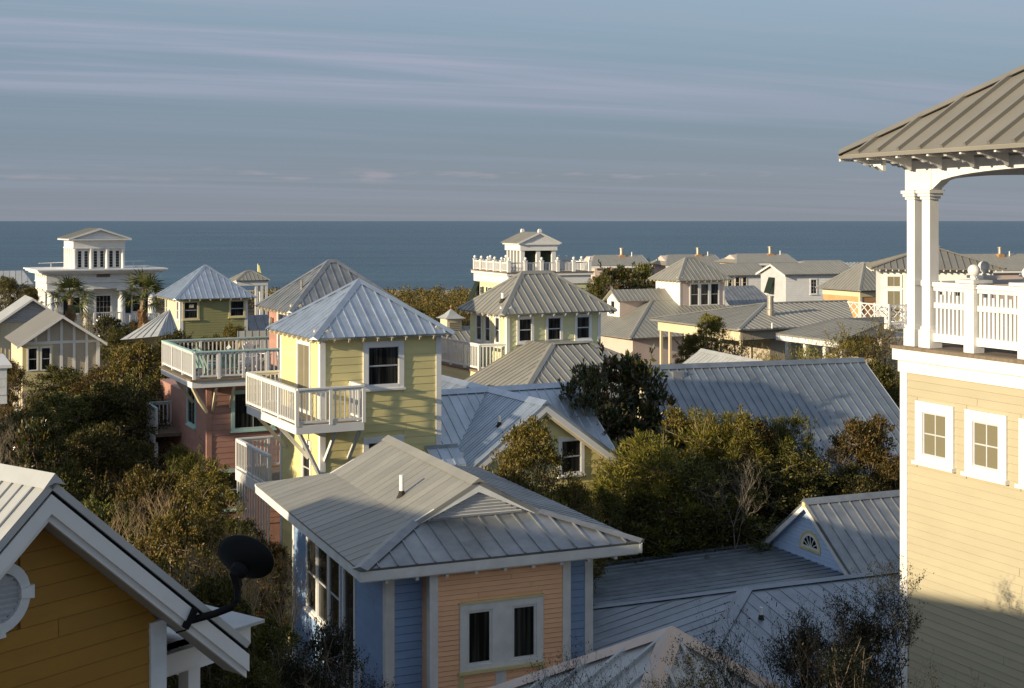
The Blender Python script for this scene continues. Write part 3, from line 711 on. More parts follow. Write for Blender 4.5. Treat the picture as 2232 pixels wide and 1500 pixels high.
# ------------------------------------------------------------------ small pyramid roof at the bottom edge
o = at(1465, 1377, 17)
T = thing('garden_pavilion', 'small pavilion with pale pyramid roof and pinkish hip caps at bottom edge', 'pavilion', (o.x, o.y, 0), 23)
hs = 2.5; p = .62
r0, r1 = hip(T, -hs, hs, -hs, hs, o.z - p * hs, p, 'metal_pale', .36, 'fl', capm='cap_pink', capw=.15, rw=.05, rh=.05)
for sx in (-1, 1):
    for sy in (-1, 1):
        ob('post', MB().box(sx * 2.1 - .09, sx * 2.1 + .09, sy * 2.1 - .09, sy * 2.1 + .09, 0, o.z - p * hs + p * .35 - .08), 'white', T)
ob('beam', MB().box(-2.2, 2.2, -2.2, -2.0, o.z - p * hs - .12, o.z - p * hs + .06), 'white', T)

# ------------------------------------------------------------------ tan tower at the right edge
T = thing('tower_house', 'tall tan clapboard tower with white arched porch and ball-topped posts at right edge', 'house', (5.96, 21, 0), 25)
zd = 10.10; dep = 5.4; wid = 5.4
zt = 9.70
Wt = core(T, rect(0, wid, -dep, 0), 0, zt, 'tan')
w = Wall((0, 0), (0, -dep))
for s in (.33, 1.36, 2.39):
    wn = window(T, w, s, s + .80, 8.40, 9.30, .155, 'white', hung=False, cols=2, rows=2, gm='glass_curtain', proud=.05, name='window')
siding(Wt, w, 3.6, zt, .118, 'tan', t=.018, gr=.006)
corner_board(T, 0, 0, 0, zt, 'white', .13, 1, -1)
fr = ob('frieze_board', MB().box(-.05, wid + .05, -dep - .05, .05, zt, zt + .18), 'white', T)
ob('cornice', MB().box(-.11, wid + .11, -dep - .11, .11, zt + .182, zd - .05), 'white', T)
dk = ob('porch_deck', MB().box(-.13, wid + .13, -dep - .13, .13, zd - .048, zd), 'deck', T)
zc = 12.46
def column(x, y):
    mb = MB(); r = .085
    mb.box(x - r - .035, x + r + .035, y - r - .035, y + r + .035, zd, zd + .26).box(x - r - .015, x + r + .015, y - r - .015, y + r + .015, zd + .26, zd + .31)
    mb.box(x - r, x + r, y - r, y + r, zd + .31, zc - .14)
    mb.box(x - r - .012, x + r + .012, y - r - .012, y + r + .012, zd + .92, zd + 1.0)
    c = ob('column', mb, 'white', T)
    mb = MB()
    for i, e_ in enumerate((.02, .045, .065)): mb.box(x - r - e_, x + r + e_, y - r - e_, y + r + e_, zc - .14 + i * .045, zc - .14 + (i + 1) * .045)
    ob('capital', mb, 'white', c)
for (x, y) in ((.13, -.13), (.13, -.46), (wid - .13, -.13), (.13, -dep + .13), (.13, -dep + .46), (wid - .13, -dep + .13)): column(x, y)
# arched beams
def arch_beam(a, b, z0, z1, rise, th, name='arch_beam'):
    a = V((*a, 0)); b = V((*b, 0)); d = b - a; n = V((d.y, -d.x, 0)).normalized() * th / 2
    k = 20; mb = MB()
    for i in range(k):
        t0, t1 = i / k, (i + 1) / k
        f = lambda t: z0 + rise * math.sqrt(max(0, 1 - (2 * t - 1) ** 2)) ** .8
        p0, p1 = a + d * t0, a + d * t1
        mb.hexa([p0 - n + V((0, 0, f(t0))), p0 + n + V((0, 0, f(t0))), p1 + n + V((0, 0, f(t1))), p1 - n + V((0, 0, f(t1))), p0 - n + V((0, 0, z1)), p0 + n + V((0, 0, z1)), p1 + n + V((0, 0, z1)), p1 - n + V((0, 0, z1))])
    ob(name, mb, 'white', T)
ze_ = 12.924
arch_beam((.13, -.58), (.13, -dep + .58), zc, ze_ - .02, .27, .17)
arch_beam((.58, -dep + .13), (wid - .3, -dep + .13), zc, ze_ - .02, .27, .17)
arch_beam((.3, -.13), (wid - .3, -.13), zc, ze_ - .02, .27, .17)
for y0, y1 in ((-.59, -.02), (-dep + .02, -dep + .59)): ob('beam_end', MB().box(.03, .235, y0, y1, zc + .002, ze_ - .02), 'white', T)
ob('ceiling', MB().box(.1, wid - .1, -dep + .1, -.1, ze_ - .018, ze_ + .02), 'soffit', T)
o_ = .671
hip(T, -o_, wid + o_, -dep - o_, o_, ze_ + .09, .64, 'metal_tan', .45, 'lfb', capw=.13, rw=.05, rh=.06, under='soffit', thick=.05)
ob('drip_edge', MB().box(-o_ - .012, -o_ + .02, -dep - o_, o_, ze_ + .03, ze_ + .085), 'metal_tan', T)
# scrolled rafter brackets
prof = [(0, 0), (.54, -.0), (.54, -.20), (.40, -.125), (.34, -.135), (.30, -.095), (.22, -.11), (.16, -.07), (.04, -.05)]
bz = ze_ + .035
for i in range(9):
    y = o_ - .30 - i * .65
    br = ob('bracket', MB().prism([(-o_ + .06 + x, y, bz + z) for x, z in prof], (0, .06, 0)), 'white', T)
    ob('rafter_tail', MB().box(-o_ + .03, -.0, y + .30, y + .34, bz - .04, bz), 'white', T)
for i in range(4):
    x = -o_ + .35 + i * .46
    ob('bracket', MB().prism([(x, o_ - .06 - q, bz + z) for q, z in prof], (.06, 0, 0)), 'white', T)
# panelled balustrade with ball finials
def ball_post(x, y, big=.20):
    mb = MB(); r = big / 2
    mb.box(x - r, x + r, y - r, y + r, zd, zd + .92).box(x - r - .02, x + r + .02, y - r - .02, y + r + .02, zd + .921, zd + .96).box(x - r - .04, x + r + .04, y - r - .04, y + r + .04, zd + .961, zd + 1.0)
    mb.box(x - r - .08, x + r + .08, y - r - .08, y + r + .08, zd + 1.001, zd + 1.045)
    po = ob('balustrade_post', mb, 'white', T)
    prof = [(.04, 0), (.05, .015), (.028, .03), (.028, .05)] + [(.088 * math.sin(a), .135 - .088 * math.cos(a)) for a in [math.pi * (.14 + .84 * i / 9) for i in range(10)]]
    ob('ball_finial', MB().lathe((x, y, zd + 1.046), prof, 18), 'white', po, smooth=True)
bal = ob('balustrade', MB().box(.09, .17, -dep + .6, -.56, zd + .10, zd + .22), 'white', T)
posts = [-1.36, -2.39, -3.42, -4.45]
for y in posts: ball_post(.13, y)
segs = [(-.58, posts[0] + .11)] + [(posts[i] - .11, posts[i + 1] + .11) for i in range(3)] + [(posts[3] - .11, -dep + .6)]
for a0, a1 in segs:
    ob('rail', MB().box(.06, .20, a1, a0, zd + .92, zd + .985), 'white', bal); ob('rail', MB().box(.085, .175, a1, a0, zd + .86, zd + .919), 'white', bal); ob('rail', MB().box(.09, .17, a1, a0, zd + .60, zd + .68), 'white', bal)
    k = int((a0 - a1) / .077)
    for i in range(k):
        y = a0 - (i + .5) * (a0 - a1) / k
        ob('baluster', MB().box(.112, .148, y - .022, y + .022, zd + .222, zd + (.859 if i % 2 == 0 else .80)), 'white', bal)
for x in (1.5, 2.6, 3.7): ball_post(x, -.13)
bal2 = ob('balustrade', MB().box(.6, wid - .5, -.17, -.09, zd + .10, zd + .22).box(.6, wid - .5, -.19, -.07, zd + .90, zd + .97), 'white', T)
# ------------------------------------------------------------------ yellow tower house, centre
YAW = 27
o, W, D = foot(682.7, 738.8, 36, YAW, 1002.7, 585.6)
T = thing('tower_house', 'bright yellow clapboard tower house with corner balcony and shiny pyramid roof', 'house', (o.x, o.y, 0), YAW)
YT = T
W = D = (W + D) / 2
ze = o.z
hip(T, 0, W, 0, D, ze, .70, 'metal_new', .30, 'flr', tails=('cream', .42, .5), capw=.14)
i_ = .32; zt = ze + .06
Wy = core(T, rect(i_, W - i_, i_, D - i_), 0, zt, 'yellow')
wf = Wall((i_, i_), (W - i_, i_)); wl = Wall((i_, D - i_), (i_, i_))
def X(x): return x - i_
window(T, wf, X(1.50), X(2.68), 7.46, 8.74, .15, 'white', hung=True, proud=.05)
window(T, wf, X(1.50), X(2.68), 4.9, 6.16, .15, 'white', hung=True, proud=.05)
L = wl.L
dr = window(T, wl, L - 1.95, L - .75, 6.76, 8.72, .1, 'white', hung=False, cols=2, sill=False, name='door', gm='glass_curtain')
window(T, wl, L - 1.5, L - .72, 4.55, 6.05, .11, 'white', hung=True)
siding(Wy, wf, 3.2, zt, .205, 'yellow', t=.017, gr=.007)
siding(Wy, wl, 3.2, zt, .205, 'yellow', t=.015)
for x, sx, y, sy in ((i_, 1, i_, 1), (W - i_, -1, i_, 1), (i_, 1, D - i_, -1)): corner_board(T, x, y, 0, zt - .004, 'white', .12, sx, sy, .034)
# wrap-round corner balcony
xc, yc, xr, yl = -.665, -.68, 1.146, D - i_
zd = 6.74
dk = ob('balcony', MB().box(xc + .05, i_ - .036, yc + .05, yl, zd - .06, zd - .002).box(i_ - .035, xr - .05, yc + .05, i_ - .036, zd - .06, zd - .003), 'deck', T)
ob('rim_board', MB().box(xc - .03, xc + .02, yc - .03, yl, zd - .2, zd + .02), 'white', dk); ob('rim_board', MB().box(xc + .021, xr, yc - .03, yc + .02, zd - .2, zd + .018), 'white', dk); ob('rim_board', MB().box(xr - .05, xr, yc + .021, i_ - .036, zd - .2, zd + .016), 'white', dk)
railing(dk, (xc, yl), (xc, yc), zd, .97, 'white', .15, .028, 1.45, .085)
railing(dk, (xc, yc), (xr, yc), zd, .97, 'white', .13, .034, .95, .085, ends=(False, True))
railing(dk, (xr, yc), (xr, i_ - .05), zd, .97, 'white', .13, .034, 1, .085, ends=(False, True))
railing(dk, (xc, yl), (i_ - .05, yl), zd, .97, 'white', .13, .034, 1, .085, ends=(False, True))
for a, b in (((xc + .1, D - .9, zd - .2), (i_ - .05, D - .9, zd - 1.15)), ((xc + .1, yc + .1, zd - .2), (i_ - .03, i_ - .03, zd - 1.5)), ((xc + .1, 1.2, zd - .2), (i_ - .05, 1.2, zd - 1.15)), ((.42, yc + .1, zd - .2), (.42, i_ - .03, zd - 1.1)), ((1.08, yc + .1, zd - .2), (1.08, i_ - .03, zd - 1.1))):
    ob('brace', MB().beam(a, b, .07, .10), 'white_aged', T)
# rear porch on the left, with slatted skirt below
z2 = 4.3
dk = ob('rear_porch', MB().box(.05, 2.0, D - i_ + .04, 7.3, z2 - .1, z2), 'deck', T)
ob('rim_board', MB().box(-.03, .045, D - .2, 7.3, z2 - .3, z2 + .02), 'white', dk)
railing(dk, (.02, 7.27), (.02, D - .2), z2, .98, 'white', .17, .028, 1.6, .085)
railing(dk, (.02, 7.27), (2.0, 7.27), z2, .98, 'white', .125, .034, 1.2, .085, ends=(False, True))
for i in range(13):
    y = 7.2 - i * .27
    ob('skirt_slat', MB().box(.0, .035, y - .03, y + .03, .3 + (i % 3) * .1, z2 - .302), 'white', dk)
# cross-gabled wing to the right
I = local(T, at(1066, 847, 42)); zr = 6.88; p = .72; hw = 3.4
gy = -.38
slope(T, [(I.x - hw, 8.5, zr - p * hw), (I.x - hw, gy, zr - p * hw), (I.x, gy, zr), (I.x, 8.5, zr)], 'metal_new', .165, rh=.022, rw=.05)
slope(T, [(I.x + hw, gy, zr - p * hw), (I.x + hw, 8.5, zr - p * hw), (I.x, 8.5, zr), (I.x, gy, zr)], 'metal_new', .3)
cap(T, (I.x, gy - .02, zr), (I.x, 8.5, zr), 'metal_new', .17, p, .045)
y2 = I.y; zq = zr - .012; hd = 2.9; xR = 9.76
slope(T, [(W - i_ + .05, y2 - hd, zq - p * hd), (xR, y2 - hd, zq - p * hd), (xR, y2, zq), (W - i_ + .05, y2, zq)], 'metal_new', .3)
slope(T, [(xR, y2 + hd, zq - p * hd), (W - i_ + .05, y2 + hd, zq - p * hd), (W - i_ + .05, y2, zq), (xR, y2, zq)], 'metal_new', .3, False)
cap(T, (W - i_ + .05, y2, zq), (xR + .02, y2, zq), 'metal_new', .17, p, .05)
for sx in (-1, 1):
    q = [V((I.x, gy + .003, zr - .08)), V((I.x + sx * hw, gy + .003, zr - .08 - p * hw)), V((I.x + sx * hw, gy + .003, zr - .27 - p * hw)), V((I.x, gy + .003, zr - .27))]
    ob('rake_board', MB().prism(q, (0, .04, 0)), 'white', T)
    q = [V((I.x, gy + .044, zr - .19)), V((I.x + sx * hw, gy + .044, zr - .19 - p * hw)), V((I.x + sx * hw, gy + .044, zr - .36 - p * hw)), V((I.x, gy + .044, zr - .36))]
    ob('rake_board', MB().prism(q, (0, .04, 0)), 'cream', T)
q = [V((xR + .0, y2 - hd, zq - .0 - p * hd)), V((xR, y2, zq - .0)), V((xR, y2, zq - .2)), V((xR, y2 - hd, zq - .2 - p * hd))]
ob('rake_board', MB().prism(q, (.04, 0, 0)), 'white', T)
gw = 3.05; wy = -.10
zw = lambda x: zr - .12 - p * abs(x - I.x)
Wg = ob('wall', MB().prism([(I.x - gw, wy, 0), (I.x + gw, wy, 0), (I.x + gw, wy, zw(I.x + gw)), (I.x, wy, zw(I.x)), (I.x - gw, wy, zw(I.x - gw))], (0, 8, 0)), 'yellow', T)
core(T, rect(W - i_ + .06, xR - .3, y2 - hd + .4, y2 + hd - .4), 0, zq - p * (hd - .4) - .15, 'yellow')
w = Wall((I.x - gw, wy), (I.x + gw, wy))
window(T, w, 7.25 - I.x + gw, 8.1 - I.x + gw, 4.72, 5.82, .11, 'white', hung=True)
siding(Wg, w, 2.6, zw(I.x), .205, 'yellow', prof=lambda z: (gw - (zw(I.x) - z) / p, gw + (zw(I.x) - z) / p), t=.015)
for (x, y, hh) in ((5.75, .62, .28), (4.45, .35, .30)): vent_pipe(T, (x, y, zr - p * (I.x - x)), hh, .045)
# little shed roof at the tower's foot
slope(T, [(W - i_ - .45, -.35, 5.35), (W - i_ + .5, -.35, 5.35), (W - i_ + .5, i_ - .03, 5.78), (W - i_ - .45, i_ - .03, 5.78)], 'metal_new', .3, name='shed_roof')
ob('shed_fascia', MB().box(W - i_ - .47, W - i_ + .5, i_ - .12, i_ - .035, 5.72, 5.83), 'metal_new', T)

# ------------------------------------------------------------------ pink house with roof deck
o = at(423, 766.7, 46)
T = thing('tower_house', 'terracotta pink house with aqua-trimmed roof deck and hipped grey roof', 'house', (o.x, o.y, 0), 26)
PT = T
zt = 7.62; zd = 6.68
xw = 4.6; yb = 4.9
ob('deck_rim', MB().box(-.08, 4.2, -.06, .0, zd - .28, zd - .062).box(-.08, -.001, .001, yb, zd - .28, zd - .062), 'white', T)
dk = ob('roof_deck', MB().box(-.14, xw, -.12, yb, zd - .06, zd), 'deck', T)
railing(dk, (0, yb), (0, 0), zd, .94, 'white', .15, .04, 1.6, .09, 'trim_aqua', rw=.14)
railing(dk, (0, 0), (3.35, 0), zd, .94, 'white', .15, .04, .85, .09, 'trim_aqua', ends=(False, True), rw=.14)
railing(dk, (0, yb), (4.1, yb), zd, .94, 'white', .15, .04, 1.4, .09, 'trim_aqua', ends=(False, True), rw=.14)
bx, by = .6, .6
Wk = core(T, rect(bx, 8.2, by, 4.55), 0, zd - .07, 'pink')
wf = Wall((bx, by), (8.2, by)); wl = Wall((bx, 4.55), (bx, by))
w1 = window(T, wf, 1.4 - bx, 2.95 - bx, 4.78, 6.18, .12, 'trim_aqua', hung=False, cols=2, proud=.05)
window(T, wf, 1.0 - bx, 1.75 - bx, 2.1, 3.5, .12, 'trim_aqua', hung=True, proud=.05)
window(T, wl, 4.55 - 3.55, 4.55 - 2.2, 4.72, 6.15, .11, 'trim_aqua', hung=False, cols=2, proud=.05)
siding(Wk, wf, 1.5, zd - .07, .2, 'pink', x1=4.2, t=.026, gr=.010); siding(Wk, wl, 1.5, zd - .07, .2, 'pink', t=.022)
corner_board(T, bx, by, 0, zd - .28, 'pink', .13, 1, 1, .046)
for a, b in (((-.0, .2, zd - .28), (bx - .03, by - .02, zd - 1.2)), ((.0, 2.6, zd - .28), (bx - .03, 2.6, zd - 1.1)), ((.75, .02, zd - .28), (.75, by - .03, zd - 1.15)), ((2.1 - .75, .02, zd - .28), (2.1 - .75, by - .03, zd - 1.05))):
    mid_ = V(a).lerp(V(b), .5) + V((0, 0, -.06))
    ob('brace', MB().beam(a, mid_, .08, .11).beam(mid_ + V((0, 0, .02)), b, .078, .11), 'cream', T)
# upper tower
tx0, tx1, ty0, ty1 = 3.2, 7.7, -.25, 3.95; ze = 8.86
hip(T, tx0, tx1, ty0, ty1, ze, .80, 'metal_grey', .3, 'fl', tails=('cream', .42, .5))
Wk2 = core(T, rect(tx0 + .4, tx1 - .4, ty0 + .4, ty1 - .4), zd - .05, ze + .1, 'pink')
wl2 = Wall((tx0 + .4, ty1 - .4), (tx0 + .4, ty0 + .4)); wf3 = Wall((tx0 + .4, ty0 + .4), (tx1 - .4, ty0 + .4))
window(T, wl2, 1.1, 2.7, zd + .05, ze - .1, .1, 'white', hung=False, cols=2, rows=1, sill=False, name='door')
siding(Wk2, wl2, zd, ze + .05, .2, 'pink', t=.022); siding(Wk2, wf3, zd, ze + .05, .2, 'pink', t=.022)
corner_board(T, tx0 + .4, ty0 + .4, zd, ze, 'white', .1, 1, 1)
lm = ob('wall_lamp', MB().lathe(wl2.pt(.55, 8.2, .1), [(.05, 0), (.08, .05), (.08, .22), (.03, .28)], 8), 'flue', T)
q = V((4.1, 1.2, ze + .8 * .9)); ob('vent_pipe', MB().tube([q - V((0, 0, .1)), q + V((0, 0, .3))], [.04, .04], 8), 'flue', T)
# small side balcony further back
z3 = 4.25
dk = ob('side_balcony', MB().box(-.35, .6, 4.56, 6.4, z3 - .12, z3), 'deck', T)
ob('rim_board', MB().box(-.42, -.36, 4.5, 6.4, z3 - .32, z3 - .06), 'white', dk)
railing(dk, (-.3, 6.3), (-.3, 4.6), z3, .95, 'white', .14, .04, .85, .08, 'trim_aqua')
railing(dk, (-.3, 6.3), (.6, 6.3), z3, .95, 'white', .14, .04, .85, .08, 'trim_aqua', ends=(False, True))
for y in (4.7, 6.2): ob('porch_post', MB().box(-.35, -.23, y, y + .12, 0, z3 - .33), 'white', T)
core(T, rect(.6, 6, 4.56, 8.5), 0, 5.8, 'pink')
# deck chairs
def adirondack(loc, yaw, m, label):
    c = thing('deck_chair', label, 'chair', loc, yaw, 'chairs on the roof deck')
    ob('seat', MB().add([(-.28, -.25, .36), (.28, -.25, .36), (.28, .28, .26), (-.28, .28, .26), (-.28, -.25, .38), (.28, -.25, .38), (.28, .28, .28), (-.28, .28, .28)], [(3, 2, 1, 0), (4, 5, 6, 7), (0, 1, 5, 4), (1, 2, 6, 5), (2, 3, 7, 6), (3, 0, 4, 7)]), m, c)
    for i in range(5):
        x = -.22 + i * .11; hgt = .98 - abs(i - 2) * .05
        ob('back_slat', MB().beam((x, .26, .28), (x, .52, hgt), .1, .02, (0, -1, .3)), m, c)
    for sx in (-1, 1):
        ob('arm', MB().box(sx * .33 - .06, sx * .33 + .06, -.32, .36, .55, .572), m, c)
        ob('leg', MB().box(sx * .31 - .02, sx * .31 + .02, -.3, -.2, 0, .549), m, c)
        ob('leg', MB().beam((sx * .3, -.2, .34), (sx * .3, .55, .02), .03, .09), m, c)
def on_deck(x, y):
    c, s = math.cos(rad(26)), math.sin(rad(26)); return (PT.location.x + c * x - s * y, PT.location.y + s * x + c * y, zd + .001)
adirondack(on_deck(.75, 1.3), 150, 'teal', 'teal wooden deck chair nearest the roof deck corner')
adirondack(on_deck(1.35, .9), 205, 'teal', 'teal slatted deck chair facing away, second from the deck corner')
adirondack(on_deck(2.1, 1.6), 120, 'white_aged', 'white wooden deck chair in the middle of the roof deck')
adirondack(on_deck(2.75, 2.0), 60, 'white', 'white deck chair with tall reclined back near the pink wall')

# ------------------------------------------------------------------ small grey roof with yellow A-frames beyond the deck
o = at(517, 722, 58)
T = thing('garden_house', 'little grey-roofed garden house with yellow A-frame gables behind the roof deck', 'garden house', (o.x, o.y, 0), 12)
zr = o.z
slope(T, [(0, -.9, zr - .7), (3.2, -.9, zr - .7), (3.2, 0, zr), (0, 0, zr)], 'metal_warm', .3); slope(T, [(3.2, .9, zr - .7), (0, .9, zr - .7), (0, 0, zr), (3.2, 0, zr)], 'metal_warm', .3, False)
core(T, rect(.2, 3.0, -.6, .6), 0, zr - .75, 'putty')
for x in (.15, 1.5, 2.7):
    ob('gable_frame', MB().beam((x - .62, -1.0, zr - 1.5), (x, -1.0, zr - .35), .07, .09).beam((x, -1.02, zr - .35), (x + .62, -1.02, zr - 1.5), .07, .09), 'trim_yellow', T)
    ob('gable_panel', MB().prism([(x - .55, -.97, zr - 1.5), (x + .55, -.97, zr - 1.5), (x, -.97, zr - .45)], (0, .05, 0)), 'cream', T)

# ------------------------------------------------------------------ pale yellow house behind
o, W, D = foot(1093, 686, 50, 28, 1345, 996.6)
T = thing('tower_house', 'pale yellow house with dull grey hipped roof and row of three front windows', 'house', (o.x, o.y, 0), 28)
ze = o.z; i_ = .48
r0, r1 = hip(T, 0, W, 0, D, ze, .78, 'metal_warm', .3, 'fl', tails=('white_aged', .5, .55))
zt = ze + .15
Wy = core(T, rect(i_, W - i_, i_, D - i_ + .3), 0, zt, 'pale_yellow')
wf = Wall((i_, i_), (W - i_, i_)); wl = Wall((i_, D - i_ + .3), (i_, i_))
for a, b in ((.88, 1.60), (2.10, 2.84), (3.36, 4.10)): window(T, wf, a - i_, b - i_, 7.47, 8.46, .1, 'white', hung=True)
for a, b in ((.96, 1.42), (1.74, 2.24), (2.45, 2.98)): window(T, wl, wl.L - (b - i_), wl.L - (a - i_), 7.4, 8.46, .08, 'white', hung=True, small=True)
siding(Wy, wf, 5.2, zt, .2, 'pale_yellow', t=.022); siding(Wy, wl, 5.2, zt, .2, 'pale_yellow', t=.022)
for x, sx, y in ((i_, 1, i_), (W - i_, -1, i_)): corner_board(T, x, y, 0, zt - .003, 'white', .1, sx, 1, .032)
vent_pipe(T, (.55, .95, ze + .78 * .55), .3, .06)
zd = 6.5
dk = ob('side_deck', MB().box(-.55, i_ - .04, .75, 5.6, zd - .08, zd), 'deck', T)
railing(dk, (-.5, 5.6), (-.5, .8), zd, .98, 'white', .13, .035, 1.2, .085); railing(dk, (-.5, .8), (i_ - .05, .55), zd, .98, 'white', .14, .035, 1.2, .085, ends=(False, False))
Wd = core(T, rect(-.5, i_ - .001, .8, 5.6), 0, zd - .09, 'pale_yellow')
siding(Wd, Wall((-.5, 5.6), (-.5, .8)), 4.8, zd - .09, .2, 'pale_yellow', t=.022); siding(Wd, Wall((-.5, .8), (i_, .8)), 4.8, zd - .09, .2, 'pale_yellow', t=.022)
corner_board(T, -.5, .8, 0, zd - .09, 'white_aged', .09, 1, 1, .032)
# lower front roof
zl = 7.55; pl = .5; rx0, rx1, ry = 1.39, 2.9, -1.3; rn = 3.2
A, B, r0, r1 = (rx0 - rn, ry - rn, zl - pl * rn), (rx1 + rn, ry - rn, zl - pl * rn), (rx0, ry, zl), (rx1, ry, zl)
bk = i_ - ry - .03; E = (rx0 - rn, ry + bk, zl - pl * rn); Cc = (rx1 + rn, ry + bk, zl - pl * rn)
slope(T, [A, B, r1, r0], 'metal_warm', .3); slope(T, [E, A, r0, (rx0 - .0, ry + bk, zl - .02)], 'metal_warm', .3); slope(T, [B, Cc, (rx1, ry + bk, zl - .02), r1], 'metal_warm', .3, False)
slope(T, [(rx1, ry + bk, zl - .02), (rx0, ry + bk, zl - .02), r0, r1], 'metal_warm', .3, False)
cap(T, A, r0, 'metal_warm', .14, .35, .045); cap(T, B, r1, 'metal_warm', .14, .35, .045); cap(T, r0, r1, 'metal_warm', .14, .3, .05)
core(T, rect(rx0 - rn + .5, rx1 + rn - .5, ry - rn + .5, i_ - .02), 0, zl - pl * rn - .1, 'pale_yellow')
# cupola standing on its rear wing
cq = local(T, at(983, 717, 57)); cz = cq.z
slope(T, [(cq.x - 2.2, cq.y - 1.6, cz - .8), (cq.x + 1.4, cq.y - 1.6, cz - .8), (cq.x + 1.4, cq.y, cz + .1), (cq.x - 2.2, cq.y, cz + .1)], 'metal_warm', .3, name='rear_roof')
slope(T, [(cq.x + 1.4, cq.y + 1.6, cz - .8), (cq.x - 2.2, cq.y + 1.6, cz - .8), (cq.x - 2.2, cq.y, cz + .1), (cq.x + 1.4, cq.y, cz + .1)], 'metal_warm', .3, False, name='rear_roof')
core(T, rect(cq.x - 2, cq.x + 1.2, cq.y - 1.2, cq.y + 1.2), 0, cz - .6, 'pale_yellow')
cp = ob('cupola', MB().box(cq.x - .33, cq.x + .33, cq.y - .33, cq.y + .33, cz - .3, cz + .45), 'cream', T)
mb = MB(); k = 6; prev = None
prof = [(.48, .45), (.36, .51), (.21, .62), (.09, .75), (.02, .82)]
vs = []; 
for r, z in prof: vs += [(cq.x - r, cq.y - r, cz + z), (cq.x + r, cq.y - r, cz + z), (cq.x + r, cq.y + r, cz + z), (cq.x - r, cq.y + r, cz + z)]
fs = [(i * 4 + j, i * 4 + (j + 1) % 4, (i + 1) * 4 + (j + 1) % 4, (i + 1) * 4 + j) for i in range(4) for j in range(4)] + [(3, 2, 1, 0), (16, 17, 18, 19)]
ob('cupola_roof', mb.add(vs, fs), 'metal_pale', cp)
for i in range(6): ob('louver_slat', MB().beam((cq.x - .25, cq.y - .34, cz - .1 + i * .075), (cq.x + .25, cq.y - .34, cz - .1 + i * .075), .04, .05, (0, -.5, 1)), 'putty', cp)
ob('finial', MB().lathe((cq.x, cq.y, cz + .81), [(.015, 0), (.015, .06), (.045, .1), (.045, .13), (.01, .18)], 8), 'rust', cp)

# ------------------------------------------------------------------ big blue-grey roof, right of centre
o = at(1880, 783, 50)
T = thing('house', 'house under a broad bluish grey metal gable roof, right of the magnolia', 'house', (o.x, o.y, 0), 17.8)
zr = o.z; p = .67; rn = 6.0; Lx = 9.0
slope(T, [(-Lx, -rn, zr - p * rn), (0, -rn, zr - p * rn), (0, 0, zr), (-Lx, 0, zr)], 'metal_blue', .31, rh=.03)
slope(T, [(0, 1.9, zr - p * 1.9), (-Lx, 1.9, zr - p * 1.9), (-Lx, 0, zr), (0, 0, zr)], 'metal_grey', .31, False)
cap(T, (-Lx, 0, zr), (.02, 0, zr), 'metal_blue', .2, p, .045)
slope(T, [(-4.05 - 2.6, 5.0, zr - p * 2.6), (-4.05 - 2.6, 0, zr - p * 2.6), (-4.05, 0, zr + .01), (-4.05, 5.0, zr + .01)], 'metal_pale', .31); slope(T, [(-4.05 + 2.6, 0, zr - p * 2.6), (-4.05 + 2.6, 5.0, zr - p * 2.6), (-4.05, 5.0, zr + .01), (-4.05, 0, zr + .01)], 'metal_grey', .31, False)
cap(T, (-4.05, 0, zr), (-4.05, 5.0, zr), 'metal_pale', .14, p, .05)
q = [V((.0, -rn, zr - p * rn)), V((0, 0, zr)), V((0, 0, zr - .2)), V((0, -rn, zr - .2 - p * rn))]
ob('rake_board', MB().prism(q, (.04, 0, 0)), 'white_aged', T)
ob('wall', MB().prism([(-.3, -rn + .5, 0), (-.3, 1.5, 0), (-.3, 1.5, zr - p * 1.5 - .1), (-.3, 0, zr - .1), (-.3, -rn + .5, zr - p * (rn - .5) - .1)], (-Lx + .6, 0, 0)), 'cream', T)
ob('roof_hatch', MB().box(-7.75, -7.35, -.55, -.25, zr - .40, zr - .15), 'metal_grey', T)
# ------------------------------------------------------------------ low-roofed house with metal flue
o = at(1610, 719, 62)
T = thing('house', 'low house with wide shallow hipped grey roof and metal flue, open porch at its left', 'house', (o.x, o.y, 0), 26)
ze = o.z; D = 7.6; W = 9.3; h = 3.8; zr = 7.95; p = (zr - ze) / h
A, B, C, E = (0, 0, ze), (6.7, 0, ze), (W, D, ze), (0, D, ze); r0, r1 = (h + .5, h, zr), (W, h, zr)
slope(T, [A, B, r1, r0], 'metal_warm', .31); slope(T, [E, A, r0], 'metal_warm', .31); slope(T, [C, E, r0, r1], 'metal_warm', .31, False)
cap(T, A, r0, 'metal_warm', .12, .2, .04); cap(T, E, r0, 'metal_warm', .1, .2, .04); cap(T, r0, r1, 'metal_warm', .12, p, .04)
ob('porch_beam', MB().box(.3, .45, .3, D - .3, ze - .55, ze - .1), 'cream', T); ob('porch_beam', MB().box(.46, 6.2, .3, .45, ze - .5, ze - .1), 'putty', T)
for y in (.36, 2.0, 3.4, 4.9, 6.3, 7.1): ob('porch_post', MB().box(.32, .44, y - .06, y + .06, 0, ze - .551), 'cream', T)
core(T, rect(2.4, W - 2.9, .9, D - .6), 0, ze - .1, 'putty')
fl = local(T, at(1679, 676, 65.2)); fz = ze + p * fl.y
ob('flue', MB().lathe((fl.x, fl.y, fz - .15), [(.20, 0), (.20, .4), (.16, .42), (.15, .95), (.17, .96), (.17, 1.05)], 14), 'flue', T)
f2 = local(T, at(1683, 707, 62.8)); ob('vent_pipe', MB().tube([(f2.x, f2.y, ze), (f2.x, f2.y, ze + p * f2.y + .25)], [.04, .04], 8), 'pipe', T)

